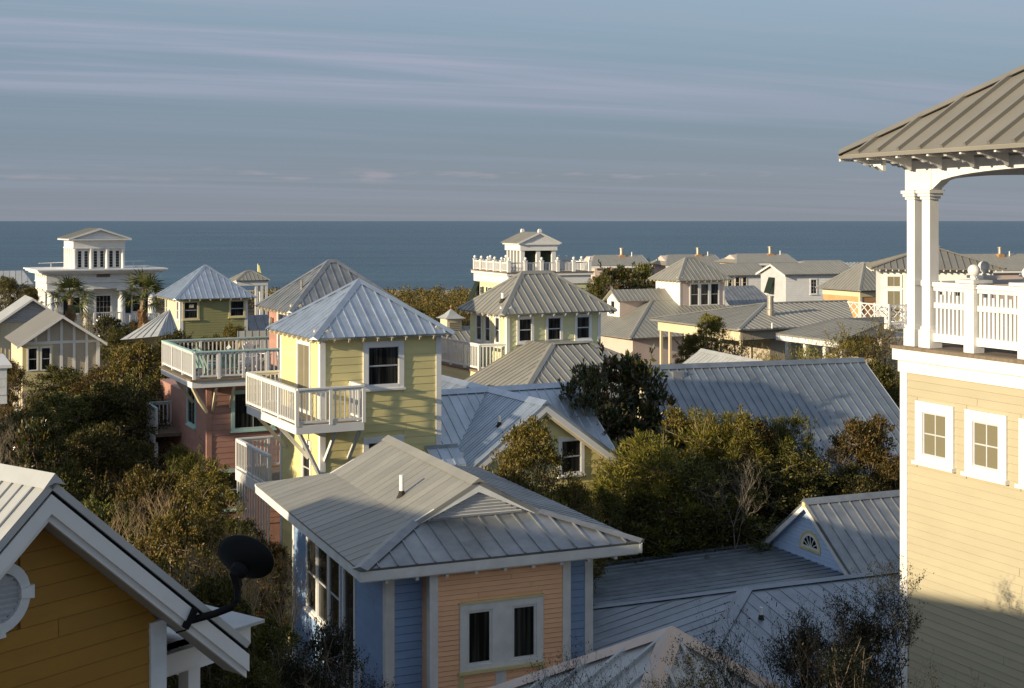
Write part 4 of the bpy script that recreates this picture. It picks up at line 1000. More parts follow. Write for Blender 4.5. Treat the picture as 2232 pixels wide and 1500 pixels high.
# ------------------------------------------------------------------ open porch with white posts
o = at(1691, 727, 60)
T = thing('porch', 'open porch with shallow grey roof on white posts, half hidden by shrubs', 'porch', (o.x, o.y, 0), 26)
ze = o.z
slope(T, [(0, 0, ze), (0, -4.2, ze), (3.4, -3.0, ze + .55), (3.4, 0, ze + .55)], 'metal_warm', .31); slope(T, [(6, .02, ze), (0, .02, ze), (3.4, 0, ze + .55), (6, 0, ze + .55)], 'metal_warm', .3, False)
ob('fascia', MB().box(.0, .06, -4.2, 0, ze - .28, ze - .075), 'white', T)
for i in range(9): ob('rafter_tail', MB().box(-.06, .3, -.3 - i * .45, -.24 - i * .45, ze - .14, ze - .076), 'white', T)
for y in (-.35, -1.6, -2.9, -4.0): ob('post', MB().box(.3, .48, y - .09, y + .09, 0, ze - .28), 'white', T)
core(T, rect(2.6, 6, -3.8, -.1), 0, ze - .05, 'putty')

# ------------------------------------------------------------------ rose cottage with square cupola tower
K = at(1437, 627, 90)
T = thing('house', 'sunlit rose-beige house with three-window lookout tower and small gabled dormer', 'house', (K.x, K.y, 0), 27)
zr = K.z; rn = 6.05; p = .436
slope(T, [(-rn, -rn, zr - p * rn), (3.4, -rn, zr - p * rn), (3.4, 0, zr), (0, 0, zr)], 'metal_warm', .32, joined=True); slope(T, [(3.4, -rn, zr - p * rn), (11, -rn, zr - p * rn), (11, -2.6, zr - p * 2.6), (3.4, -2.6, zr - p * 2.6)], 'metal_warm', .32, joined=True)
slope(T, [(-rn, rn, zr - p * rn), (-rn, -rn, zr - p * rn), (0, 0, zr)], 'metal_warm', .32, joined=True); slope(T, [(3.4, rn, zr - p * rn), (-rn, rn, zr - p * rn), (0, 0, zr), (3.4, 0, zr)], 'metal_warm', .32, False)
cap(T, (-rn, -rn, zr - p * rn), (0, 0, zr), 'metal_warm', .13, .3, .04); cap(T, (0, 0, zr), (3.4, 0, zr), 'metal_warm', .13, .4, .04)
core(T, rect(-rn + .6, 3.0, -rn + .6, rn - .6), 0, zr - p * (rn - .6) - .1, 'rose')
# dormer facing left
dz = zr - .72; dy = -.7; dx = -3.9
slope(T, [(dx - .25, dy - 1.0, dz), (.2, dy - 1.0, dz), (.2, dy, zr - .02), (dx - .25, dy, zr - .02)], 'metal_warm', .32, joined=True, name='dormer_roof'); slope(T, [(.2, dy + 1.0, dz), (dx - .25, dy + 1.0, dz), (dx - .25, dy, zr - .02), (.2, dy, zr - .02)], 'metal_warm', .32, False, name='dormer_roof')
dm = ob('dormer', MB().prism([(dx, dy - .75, zr - 1.95), (dx, dy - .75, dz + .1), (dx, dy, zr - .1), (dx, dy + .75, dz + .1), (dx, dy + .75, zr - 1.95)], (3.6, 0, 0)), 'rose', T)
dw = Wall((dx, dy + .75), (dx, dy - .75))
ob('dormer_front', MB().prism([dw.pt(0, zr - 1.95, .03), dw.pt(1.5, zr - 1.95, .03), dw.pt(1.5, dz + .12, .03), dw.pt(.75, zr - .12, .03), dw.pt(0, dz + .12, .03)], dw.n * -.029), 'white', dm)
dw2 = Wall((dx - .035, dy + .75), (dx - .035, dy - .75)); window(T, dw2, .46, 1.04, zr - 1.62, zr - .66, .08, 'white', hung=True, small=True, sill=False)
# lookout tower
o, W, D = foot(1478, 612.4, 87.3, 27, 1597, 1412.4); q = local(T, o); ze = o.z
hip(T, q.x, q.x + W, q.y, q.y + D, ze, .80, 'metal_warm', .32, 'fl', joined=True, tails=('cream', .5, .5))
i_ = .38
Wc = core(T, rect(q.x + i_, q.x + W - i_, q.y + i_, q.y + D - i_), 3, ze + .15, 'rose')
wl = Wall((q.x + i_, q.y + D - i_), (q.x + i_, q.y + i_)); wf = Wall((q.x + i_, q.y + i_), (q.x + W - i_, q.y + i_))
ob('sunlit_tint_slab', wl.slab(MB(), .0, wl.L, 3.5, ze + .1, .0, .02), 'white', Wc)  # white slab paints the sunlit side lighter than the rose walls
L = wf.L
for k in range(3): window(T, wf, L * .21 + k * .78, L * .21 + .78 + k * .78, ze - 1.66, ze - .16, .1, 'white', hung=True, small=True, sill=(k == 1))
siding(Wc, wf, 5.5, ze + .1, .14, 'rose', joined=True)
corner_board(T, q.x + i_, q.y + i_, 3, ze + .1, 'white', .09, 1, 1); corner_board(T, q.x + W - i_, q.y + i_, 3, ze + .1, 'white', .09, -1, 1)
# rear wing roof to the right of the tower
q = local(T, at(1585, 624, 96))
slope(T, [(q.x - 1, q.y - 3.2, q.z - 2.2), (q.x + 3.4, q.y - 3.2, q.z - 2.2), (q.x + 2.3, q.y, q.z), (q.x - 1, q.y, q.z)], 'metal_grey', .32, joined=True, name='rear_roof')

# ------------------------------------------------------------------ brown lookout with hipped roof
o, W, D = foot(1873, 634, 92, 25, 1990, 1777)
T = thing('house', 'brown-sided lookout with cream frieze under a grey pyramid roof', 'house', (o.x, o.y, 0), 25)
ze = o.z
hip(T, 0, W, 0, D, ze, .78, 'metal_warm', .32, 'fl', joined=True)
i_ = .4
Wc = core(T, rect(i_, W - i_, i_, D - i_), 0, ze, 'brown'); siding(Wc, Wall((i_, D - i_), (i_, i_)), 4.5, ze - .44, .16, 'brown', joined=True); siding(Wc, Wall((i_, i_), (W - i_, i_)), 4.5, ze - .44, .16, 'brown', joined=True)
ob('frieze_board', MB().box(i_ - .05, W - i_ + .05, i_ - .05, D - i_ + .05, ze - .44, ze - .09), 'cream', T)
corner_board(T, i_, i_, 0, ze - .44, 'cream', .14, 1, 1, .045)
ob('side_roof', MB().prism([(-5.5, 2.0, 3.2), (i_, 2.0, 6.2), (i_, 2.0, 3.2)], (0, 5, 0)), 'metal_grey', T)

# ------------------------------------------------------------------ white house with tall windows and lattice balcony
o = at(1897, 585, 78)
T = thing('house', 'white house with tall curtained windows and crisscross lattice balcony beside the tan tower', 'house', (o.x, o.y, 0), -12)
ze = o.z; W = 7.3; D = 6.5
hip(T, 0, W, 0, D, ze, .32, 'metal_tan', .36, 'fl', joined=True, rh=.05, tails=('white', .36, .4))
Wc = core(T, rect(.6, W - .6, .6, D - .6), 0, ze, 'white')
wf = Wall((.6, .6), (W - .6, .6))
window(T, wf, .28, 1.18, 8.18, 8.92, .1, 'white', hung=False, cols=2, sill=False, gm='glass_curtain'); window(T, wf, .28, 1.18, 6.2, 8.1, .1, 'white', hung=True, cols=2, gm='glass_curtain')
for k in range(1, 5): window(T, wf, .28 + k * 1.15, 1.18 + k * 1.15, 6.2, 8.1, .1, 'white', hung=True, cols=2)
P0, P1 = local(T, at(1847, 658, 80)), local(T, at(1938.6, 666, 76.5))
zt = 7.28; zb = 6.2
dd = (P1 - P0); dd.z = 0; nrm = V((-dd.y, dd.x, 0)).normalized()
perp = V((math.cos(rad(35)), math.sin(rad(35)), 0)); P2 = P1 + perp * 2.2
bq = ob('balcony', MB().prism([(P0.x, P0.y, zb - .25), (P1.x, P1.y, zb - .25), (P2.x, P2.y, zb - .25), (P0.x + perp.x * 2.2, P0.y + perp.y * 2.2, zb - .25)], (0, 0, .24)), 'white', T)
def lattice(a, b, n):
    a = V((a.x, a.y, 0)); b = V((b.x, b.y, 0)); up = V((0, 0, 1))
    for z in (zt, zb + .12): ob('rail', MB().beam(a + up * z, b + up * z, .07, .06), 'white', bq)
    for i in range(n + 1):
        c = a.lerp(b, i / n); ob('post', MB().beam(c + up * (zb - .2), c + up * (zt + .08), .1, .1, (b - a)), 'white', bq)
    for i in range(n):
        c0, c1 = a.lerp(b, i / n), a.lerp(b, (i + 1) / n)
        f = lambda s, t: c0.lerp(c1, s) + up * (zb + .12 + (zt - zb - .12) * t)
        mb = MB()
        for s0, t0, s1, t1 in ((0, 0, 1, 1), (0, 1, 1, 0), (.0, .5, .5, 1), (.5, 1, 1, .5), (1, .5, .5, 0), (.5, 0, 0, .5)): mb.beam(f(s0, t0), f(s1, t1), .04, .045, (b - a).cross(up))
        ob('lattice_panel', mb, 'white', bq)
lattice(P0, P1, 3); lattice(P1, P2, 2)
for c in (P0 + perp * .2, P1 + perp * .2, P2): ob('balcony_post', MB().box(c.x - .09, c.x + .09, c.y - .09, c.y + .09, 0, zb - .251), 'white', T)

# ------------------------------------------------------------------ white gabled house, second row
o = at(1685, 574, 115)
T = thing('house', 'white gabled house with dark propped shutter on its gable end', 'house', (o.x, o.y, 0), 20)
zr = o.z; b = 2.35; p = .36; Lx = 11
slope(T, [(-.3, -b, zr - p * b), (6.8, -b, zr - p * b), (6.8, 0, zr), (-.3, 0, zr)], 'metal_warm', .33, joined=True); slope(T, [(Lx, b, zr - p * b), (-.3, b, zr - p * b), (-.3, 0, zr), (Lx, 0, zr)], 'metal_warm', .33, False)
slope(T, [(6.8, -b, zr - p * b), (Lx, -b * .3, zr - p * b * .3), (Lx - .6, 0, zr), (6.8, 0, zr)], 'metal_grey', .33, joined=True)
Wc = ob('wall', MB().prism([(0, -2.0, 0), (0, -2.0, zr - p * 2 - .1), (0, 0, zr - .1), (0, 2.0, zr - p * 2 - .1), (0, 2.0, 0)], (Lx - .5, 0, 0)), 'louver', T)
for sy in (-1, 1): ob('rake_board', MB().prism([(-.3, 0, zr - .02), (-.3, sy * b, zr - .02 - p * b), (-.3, sy * b, zr - .22 - p * b), (-.3, 0, zr - .22)], (.05, 0, 0)), 'white', T)
wf = Wall((0, -2.0), (Lx, -2.0)); window(T, wf, 2.3, 3.0, 5.9, 7.2, .09, 'white', hung=True, cols=2, rows=2, small=True); window(T, wf, 5.6, 6.3, 5.9, 7.2, .09, 'white', hung=True, cols=2, small=True)
siding(Wc, wf, 3, zr - p * 2 - .1, .15, 'white', joined=True, x1=10.4)
ob('shutter', MB().prism([(-.03, .62, 7.25), (-.03, -.32, 7.25), (-.5, -.32, 5.95), (-.5, .62, 5.95)], (-.04, 0, 0)), 'shutter', T)

# ------------------------------------------------------------------ white house left of it
o = at(1652, 574, 122)
T = thing('house', 'white house with long eave and narrow paired windows behind the lookout tower', 'house', (o.x, o.y, 0), 20)
zr = o.z; b = 1.9; p = .5
slope(T, [(-8, -b, zr - p * b), (0, -b, zr - p * b), (0, 0, zr), (-8, 0, zr)], 'metal_warm', .33, joined=True); slope(T, [(0, b, zr - p * b), (-8, b, zr - p * b), (-8, 0, zr), (0, 0, zr)], 'metal_warm', .33, False)
Wc = ob('wall', MB().prism([(-.3, -1.6, 0), (-.3, -1.6, zr - p * 1.6 - .1), (-.3, 0, zr - .1), (-.3, 1.6, zr - p * 1.6 - .1), (-.3, 1.6, 0)], (-7.4, 0, 0)), 'white', T)
wf = Wall((-7.7, -1.6), (-.3, -1.6))
for s in (3.1, 3.75, 4.5, 5.2): window(T, wf, s, s + .5, 6.1, 7.15, .07, 'cream', hung=True, small=True, sill=False)
siding(Wc, wf, 3, zr - p * 1.6 - .1, .15, 'white', joined=True)
ob('rake_board', MB().prism([(0, 0, zr - .01), (0, -b, zr - .01 - p * b), (0, -b, zr - .2 - p * b), (0, 0, zr - .2)], (.05, 0, 0)), 'white', T)

# ------------------------------------------------------------------ far beach-front roofs
def beach_house(xl, xr, yr, ye, d, label, chim=None, gable=True, yaw=14):
    a = at(xl, yr, d); T = thing('beach_house', label, 'house', (a.x, a.y, 0), yaw, 'row of grey-roofed houses on the beach front')
    L = (xr - xl) * d / F / math.cos(rad(yaw)); zr = a.z; b = 3.6; ze = EYE - (ye - 481) * (d - b * .9) / F; p = (zr - ze) / b
    slope(T, [(-1.6, -b, ze), (L, -b, ze), (L, 0, zr), (0, 0, zr)], 'metal_warm', .4, joined=True); slope(T, [(L, b, ze), (-1.6, b, ze), (0, 0, zr), (L, 0, zr)], 'metal_warm', .4, False)
    slope(T, [(-1.6, b, ze), (-1.6, -b, ze), (0, 0, zr)], 'metal_warm', .4, joined=True)
    ob('wall', MB().prism([(L - .4, -b + .4, 0), (L - .4, -b + .4, ze - .05), (L - .4, 0, zr - .12), (L - .4, b - .4, ze - .05), (L - .4, b - .4, 0)], (-L - .6, 0, 0)), 'rose', T)
    ob('fascia', MB().box(-1.6, L, -b - .02, -b + .06, ze - .32, ze - .075), 'white', T)
    for sy in (-1, 1): ob('rake_board', MB().prism([(L, 0, zr), (L, sy * b, ze), (L, sy * b, ze - .3), (L, 0, zr - .3)], (.06, 0, 0)), 'white_aged', T)
    if chim:
        x = (chim - xl) * d / F / math.cos(rad(yaw)); c = ob('chimney', MB().lathe((x, -.4, zr - .3), [(.30, 0), (.30, .35), (.24, .4), (.24, 1.05), (.32, 1.06), (.32, 1.16), (.2, 1.2)], 12), 'flue', T)
        ob('chimney_base', MB().box(x - .4, x + .4, -.8, .0, zr - .5, zr - .02), 'rust', c)
        ob('vent_pipe', MB().tube([(x + 1.3, -.5, zr - .3), (x + 1.3, -.5, zr + .35)], [.07, .07], 8), 'pipe', T)
beach_house(1296, 1400, 556, 579, 172, 'grey-roofed beach-front house with flue, just right of the belvedere', 1354)
beach_house(1456, 1560, 555, 578, 175, 'grey-roofed beach-front house with chimney, behind the lookout tower', 1521)
beach_house(1607, 1718, 553, 573, 170, 'grey-roofed beach-front house with chimney, above the white gabled house', 1679)
beach_house(1752, 1835, 568, 582, 180, 'lowest beach-front roof, above the propped shutter house', None)
beach_house(1990, 2062, 552, 585, 172, 'grey-roofed beach-front house seen behind the tower columns', 2046)
beach_house(2096, 2260, 554, 590, 172, 'grey-roofed beach-front house with flue at the right edge, above the balustrade', 2183)

# ------------------------------------------------------------------ belvedere house
o, W, D = foot(1106.6, 594, 130, 22, 1291, 1029.6)
T = thing('house', 'pale yellow house crowned by white pedimented belvedere and ball-post balustrade', 'house', (o.x, o.y, 0), 22)
zd = o.z
dk = ob('roof_terrace', MB().box(-.15, W + .15, -.15, D + .15, zd - .12, zd), 'deck', T)
ob('cornice', MB().box(-.1, W + .1, -.1, D + .1, zd - .34, zd - .121), 'white', T); ob('frieze_board', MB().box(.1, W - .1, .1, D - .1, zd - 1.15, zd - .341), 'white', T)
Wc = core(T, rect(.25, W - .25, .25, D - .25), 0, zd - 1.151, 'pale_yellow')
wl = Wall((.25, D - .25), (.25, .25)); wf = Wall((.25, .25), (W - .25, .25))
siding(Wc, wl, 3, zd - 1.16, .16, 'pale_yellow', joined=True); siding(Wc, wf, 3, zd - 1.16, .16, 'pale_yellow', joined=True)
for s in (1.0, 3.2, 5.4, 7.4):
    if s < wl.L - 1.2:
        wn = window(T, wl, s + .3, s + 1.0, 3.9, 5.5, .08, 'white', small=True)
        for a in (s - .1, s + 1.02): ob('shutter', wl.slab(MB(), a, a + .38, 3.95, 5.45, .03, .07), 'shutter', wn)
for s in (wf.L - 2.3, wf.L - 5.2):
    wn = window(T, wf, s + .2, s + 1.05, 4.5, 5.5, .08, 'white', cols=2, small=True)
    for a in (s - .35, s + 1.1): ob('shutter', wf.slab(MB(), a, a + .5, 4.35, 5.5, .03, .07), 'shutter', wn)
ob('awning_shutter', MB().prism([(.24, D - .3, zd - 1.2), (.24, D - 1.5, zd - 1.2), (-.55, D - 1.5, zd - 3.0), (-.55, D - .3, zd - 3.0)], (-.06, 0, 0)), 'shutter', T)
def bpost(x, y):
    po = ob('balustrade_post', MB().box(x - .15, x + .15, y - .15, y + .15, zd, zd + 1.0).box(x - .19, x + .19, y - .19, y + .19, zd + 1.001, zd + 1.08), 'white', T)
    ob('ball_finial', MB().lathe((x, y, zd + 1.08), [(.05, 0), (.05, .04)] + [(.15 * math.sin(a), .18 - .15 * math.cos(a)) for a in [math.pi * (.1 + .88 * i / 7) for i in range(8)]], 10), 'white', po, smooth=True)
xs = [.2 + (W - .4) * i / 5 for i in range(6)]; ys = [.2 + (D - .4) * i / 5 for i in range(6)]
for x in xs: bpost(x, .2)
for y in ys[1:]: bpost(.2, y)
for x in xs[1:]: bpost(x, D - .2)
for y in ys[1:-1]: bpost(W - .2, y)
for a, b in (((.2, D - .2), (.2, .2)), ((.2, .2), (W - .2, .2)), ((W - .2, .2), (W - .2, D - .2)), ((.2, D - .2), (W - .2, D - .2))):
    railing(dk, a, b, zd, .92, 'white', .15, .05, 50, .1, joined=True, ends=(False, False))
# belvedere
bx0, bx1, by0, by1 = 2.5, 6.2, 2.8, 6.6; ze = 9.93
mb = MB()
Bv = ob('belvedere', MB().box(bx0 - .12, bx1 + .12, by0 - .12, by1 + .12, ze - .85, ze - .28).box(bx0 - .3, bx1 + .3, by0 - .3, by1 + .3, ze - .279, ze - .1), 'white', T)
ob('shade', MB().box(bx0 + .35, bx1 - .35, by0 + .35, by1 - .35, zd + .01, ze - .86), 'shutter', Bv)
for i in range(3):
    x = bx0 + .2 + (bx1 - bx0 - .4) * i / 2; ob('pillar', MB().box(x - .2, x + .2, by0, by0 + .34, zd + .01, ze - .851), 'white', Bv)
for i in range(1, 5):
    y = by0 + .2 + (by1 - by0 - .4) * i / 4; ob('pillar', MB().box(bx0, bx0 + .33, y - .12, y + .12, zd + .01, ze - .851), 'white', Bv)
xm = (bx0 + bx1) / 2; zr = ze + .95
for sx in (-1, 1):
    e = [(xm + sx * (xm - bx0 + .45), by0 - .4, ze - .08), (xm + sx * (xm - bx0 + .45), by1 + .4, ze - .08), (xm, by1 + .4, zr), (xm, by0 - .4, zr)]
    slope(T, e if sx > 0 else [e[1], e[0], e[3], e[2]], 'metal_warm', .4, sx < 0, joined=True, name='belvedere_roof')
ob('pediment', MB().prism([(bx0 - .3, by0 - .25, ze - .09), (bx1 + .3, by0 - .25, ze - .09), (xm, by0 - .25, zr - .2)], (0, .2, 0)), 'white', Bv)
for sx in (-1, 1): ob('rake_board', MB().prism([(xm, by0 - .41, zr + .0), (xm + sx * (xm - bx0 + .45), by0 - .41, ze - .08), (xm + sx * (xm - bx0 + .45), by0 - .41, ze - .24), (xm, by0 - .41, zr - .18)], (0, .1, 0)), 'white', Bv)
for y in (by0 - .3, by1 + .3): ob('finial', MB().box(xm - .16, xm + .16, y - .16, y + .16, zr - .05, zr + .22).box(xm - .1, xm + .1, y - .1, y + .1, zr + .221, zr + .3), 'white', Bv)

# ------------------------------------------------------------------ white temple house
o = at(81.7, 589, 120)
T = thing('house', 'white temple-like house with columns, heavy cornice and pedimented rooftop room', 'house', (o.x, o.y, 0), 28)
zc = o.z; W, D = 11.4, 8.0
mb = MB().box(0, W, 0, D, zc - .12, zc).box(.15, W - .15, .15, D - .15, zc - .26, zc - .121).box(.4, W - .4, .4, D - .4, zc - .42, zc - .261)
ob('cornice', mb, 'white', T)
ob('frieze', MB().box(.9, W - .9, .9, D - .9, zc - 1.15, zc - .421).box(.85, W - .85, .85, D - .85, zc - 1.24, zc - 1.151).box(.95, W - .95, .95, D - .95, zc - 1.8, zc - 1.241), 'white', T)
pl = ob('name_plaque', MB().box(W / 2 - .5, W / 2 + .7, .86, .899, zc - .75, zc - .48), 'deck', T)
for i in range(5): ob('frieze_vent', MB().box(.86, .899, 1.6 + i * 1.05, 1.85 + i * 1.05, zc - .72, zc - .48), 'putty', T)
zb = zc - 1.8
Wc = core(T, rect(2.2, W - 1.6, 2.4, D - 1), 0, zb, 'white')
def tcol(x, y, r=.36):
    c = ob('column', MB().lathe((x, y, 0), [(r * 1.25, 0), (r * 1.25, .15), (r * 1.02, .3), (r, zb * .4), (r * .86, zb - .35)], 18), 'white', T, smooth=True)
    ob('capital', MB().lathe((x, y, zb - .351), [(r * .9, 0), (r * 1.0, .06), (r * 1.3, .2), (r * 1.3, .22)], 18).box(x - r * 1.4, x + r * 1.4, y - r * 1.4, y + r * 1.4, zb - .13, zb - .002), 'white', c)
for x in (1.35, 4.45, 7.5, 10.2): tcol(x, 1.35)
for y in (2.6, 3.9, 5.2, 6.6): tcol(1.35, y, .3)
wf = Wall((2.2, 2.4), (W - 1.6, 2.4))
for s in (.55, 5.9):
    wn = window(T, wf, s + .5, s + 1.4, 3.6, 5.2, .1, 'white', small=True)
    for a in (s - .15, s + 1.45): ob('shutter', wf.slab(MB(), a, a + .6, 3.55, 5.25, .03, .07), 'shutter', wn)
window(T, wf, 3.1, 4.7, 3.0, 5.35, .16, 'white', hung=False, cols=4, rows=4, small=True, sill=False, name='door')
dk = ob('balcony', MB().box(4.9, 7.4, .5, 2.4, 2.7, 2.85), 'white', T)
railing(dk, (4.95, .55), (7.35, .55), 2.85, .95, 'white', .16, .04, 2.4, .16, joined=True); railing(dk, (7.35, .55), (7.35, 2.3), 2.85, .95, 'white', .16, .04, 2, .12, joined=True, ends=(False, True))
railing(dk, (8.2, 1.0), (10.8, 1.0), 2.6, .95, 'white', .16, .04, 2.4, .12, joined=True)
bx0, bx1, by0, by1 = 3.3, 7.85, 1.5, 6.1; ze = 10.46
Bv = ob('rooftop_room', MB().box(bx0 + .2, bx1 - .2, by0 + .3, by1 - .2, zc, ze - .9).box(bx0, bx1, by0, by1, ze - .9, ze - .12).box(bx0 - .06, bx1 + .06, by0 - .06, by1 + .06, ze - .97, ze - .88), 'white', T)
ww = Wall((bx0 + .2, by0 + .3), (bx1 - .2, by0 + .3)); L = ww.L
for k in range(3):
    for j in range(2): window(T, ww, L * (k + .5) / 3 - .55 + j * .57, L * (k + .5) / 3 - .55 + j * .57 + .5, zc + .05, ze - 1.1, .09, 'white', hung=False, cols=1, rows=6, small=True, sill=False)
for i in range(4):
    x = bx0 + .16 + (bx1 - bx0 - .32) * i / 3; ob('column', MB().lathe((x, by0 + .15, zc), [(.20, 0), (.17, .1), (.15, ze - 1.2 - zc), (.2, ze - 1.1 - zc), (.22, ze - .98 - zc)], 12), 'white', Bv, smooth=True)
for i in range(1, 5):
    y = by0 + .16 + (by1 - by0 - .32) * i / 4; ob('column', MB().box(bx0 - .02, bx0 + .22, y - .15, y + .15, zc, ze - .971), 'white', Bv)
xm = (bx0 + bx1) / 2; zr = ze + .85
for sx in (-1, 1):
    e = [(xm + sx * (xm - bx0 + .5), by0 - .5, ze - .06), (xm + sx * (xm - bx0 + .5), by1 + .5, ze - .06), (xm, by1 + .5, zr), (xm, by0 - .5, zr)]
    slope(T, e if sx > 0 else [e[1], e[0], e[3], e[2]], 'metal_warm', .45, sx < 0, joined=True, name='rooftop_roof')
ob('pediment', MB().prism([(bx0 - .2, by0 - .2, ze - .119), (bx1 + .2, by0 - .2, ze - .119), (xm, by0 - .2, zr - .18)], (0, .2, 0)), 'white', Bv)
ob('pediment_base', MB().box(bx0 - .5, bx1 + .5, by0 - .5, by1 + .5, ze - .22, ze - .12), 'white', Bv)
for sx in (-1, 1): ob('rake_board', MB().prism([(xm, by0 - .51, zr), (xm + sx * (xm - bx0 + .5), by0 - .51, ze - .06), (xm + sx * (xm - bx0 + .5), by0 - .51, ze - .2), (xm, by0 - .51, zr - .16)], (0, .12, 0)), 'white', Bv)
ob('roof_rail', MB().beam((.6, 3, zc + .5), (bx0, 5.5, zc + .5), .05, .05).beam((1.8, 4, zc), (1.8, 4, zc + .5), .05, .05).beam((bx1, 5, zc + .5), (W - .6, 6.5, zc + .5), .05, .05).beam((W - 1.8, 5.9, zc), (W - 1.8, 5.9, zc + .5), .05, .05), 'white', T)
for x in (W - 2.2, W - 1.2): ob('skylight', MB().box(x, x + .5, 2.2, 3.6, zc, zc + .12), 'white', T)

# ------------------------------------------------------------------ olive green tower
o, W, D = foot(380, 653, 75, 27, 565, 344); W, D = W - .15, W - .2
T = thing('tower_house', 'olive green clapboard tower with pale pyramid roof and lamp in its window', 'house', (o.x, o.y, 0), 27)
ze = o.z; i_ = .42
hip(T, 0, W, 0, D, ze, .78, 'metal_new', .30, 'fl', tails=('cream', .6, .5))
Wc = core(T, rect(i_, W - i_, i_, D - i_), 0, ze + .1, 'green')
wf = Wall((i_, i_), (W - i_, i_)); wl = Wall((i_, D - i_), (i_, i_))
L = wf.L
wn = window(T, wf, .12, 1.05, 6.55, 7.6, .1, 'trim_yellow', hung=True, small=True); window(T, wf, L - 1.05, L - .1, 6.6, 7.6, .1, 'trim_yellow', hung=True, small=True)
ob('lamp_shade', wf.slab(MB(), .5, .74, 7.2, 7.38, .02, .03), 'curtain', wn)
for s in (.3, wl.L - .75): window(T, wl, s, s + .5, 6.5, 7.6, .08, 'white', hung=True, small=True)
siding(Wc, wf, 4, ze + .05, .14, 'green', joined=True); ob('sunlit_tint_slab', wl.slab(MB(), .13, wl.L - .13, 3, ze + .05, .0, .008), 'cream', Wc)  # cream slab paints sunlight onto the green tower's left side
corner_board(T, i_, i_, 0, ze, 'white', .16, 1, 1); corner_board(T, W - i_, i_, 0, ze, 'white', .14, -1, 1)
q = local(T, at(370, 674, 73.5)); g = [local(T, at(261, 741, 71)), local(T, at(344, 733, 69.5)), local(T, at(392, 729, 72))]
sa = ob('lower_roof', MB().add([(q.x, q.y, q.z), (g[0].x, g[0].y, g[0].z), (g[1].x, g[1].y, g[1].z), (g[2].x, g[2].y, g[2].z), (q.x + .5, q.y + 1, q.z - 2.2)], [(0, 1, 2), (0, 2, 3), (0, 4, 1), (0, 3, 4), (1, 4, 3, 2)]), 'metal_pale', T)
for k in range(1, 5):
    for a, b in ((0, 1), (1, 2)):
        c = g[a].lerp(g[b], k / 5); ob('seam', MB().beam(c + V((0, 0, .02)), q.lerp(c, .1) + V((0, 0, .02)), .04, .05), 'metal_pale', sa)
slope(T, [(W - .2, -.5, 4.6), (W + 2.4, -.5, 4.6), (W + 2.4, 1.6, 6.6), (W - .2, 1.6, 6.6)], 'metal_grey', .5, name='rear_roof'); core(T, rect(W - .2, W + 2.2, .0, 3.4), 0, 4.9, 'green')

# ------------------------------------------------------------------ open lookout pavilion with flag
o, W, D = foot(513, 612, 110, 25, 589, 498)
T = thing('lookout_pavilion', 'open white beach pavilion with little hipped grey roof on tall posts', 'pavilion', (o.x, o.y, 0), 25)
ze = o.z
hip(T, 0, W, 0, D, ze, .62, 'metal_warm', .32, 'fl', joined=True)
ob('beam', MB().box(.15, W - .15, .15, .35, ze - .42, ze - .06).box(.15, .35, .351, D - .15, ze - .42, ze - .06).box(W - .35, W - .15, .351, D - .15, ze - .42, ze - .06), 'white', T)
for x in (.25, W * .62, W * .78, W - .25): ob('post', MB().box(x - .1, x + .1, .17, .33, 0, ze - .421), 'white', T)
for x in (.25, W - .25): ob('post', MB().box(x - .1, x + .1, D - .33, D - .17, 0, ze - .421), 'white', T)
ob('platform', MB().box(0, W, 0, D, 2.6, 2.9), 'white', T)
o = at(562, 600, 112)
T = thing('flagpole', 'slim flagpole with furled yellow flag behind the beach pavilion', 'flagpole', (o.x, o.y, 0))
ob('pole', MB().tube([(0, 0, 0), (0, 0, EYE - (575 - 481) * 112 / F)], [.05, .035], 8), 'white', T)
z = EYE - (578 - 481) * 112 / F; ob('furled_flag', MB().add([(0, 0, z), (.12, .05, z), (.35, .02, z - .95), (.05, .06, z - 1.0), (0, -.05, z), (.12, -.06, z), (.36, -.05, z - .95), (.03, -.06, z - 1.0)], [(0, 1, 2, 3), (7, 6, 5, 4), (0, 4, 5, 1), (1, 5, 6, 2), (2, 6, 7, 3), (3, 7, 4, 0)]), 'flag', T)

# ------------------------------------------------------------------ cream cottages at the left
def cream_cottage(x, y, d, half, dep, p, label, front):
    o = at(x, y, d); T = thing('cottage', label, 'cottage', (o.x, o.y, 0), 26); zr = o.z
    slope(T, [(-half, dep, zr - p * half), (-half, 0, zr - p * half), (0, 0, zr), (0, dep, zr)], 'metal_tan' if front else 'metal_pale', .4, False); slope(T, [(half, 0, zr - p * half), (half, dep, zr - p * half), (0, dep, zr), (0, 0, zr)], 'metal_pale', .4, False)
    for sx in (-1, 1): ob('rake_board', MB().prism([(0, -.003, zr), (sx * half, -.003, zr - p * half), (sx * half, -.003, zr - p * half - .16), (0, -.003, zr - .16)], (0, .05, 0)), 'white', T)
    wx = half - .35; wy = .55; zw = zr - .1
    Wc = ob('wall', MB().prism([(-wx, wy, 0), (wx, wy, 0), (wx, wy, zw - p * wx), (0, wy, zw), (-wx, wy, zw - p * wx)], (0, dep - 1, 0)), 'putty' if front else 'cream', T)
    w = Wall((-wx, wy), (wx, wy))
    return T, Wc, w, zr, zw, wx, wy
T, Wc, w, zr, zw, wx, wy = cream_cottage(137, 687.6, 75, 2.36, 6.5, .675, 'cream cottage with timbered gable and yellow window bay at left', True)
zk = zw - .675 * wx
siding(Wc, w, 3, zw, .12, 'putty', prof=lambda z: (wx - (zw - z) / .675, wx + (zw - z) / .675), joined=True, t=.014)
ob('tie_board', w.slab(MB(), 0, 2 * wx, zk - .12, zk + .03, .02, .05), 'white', T)
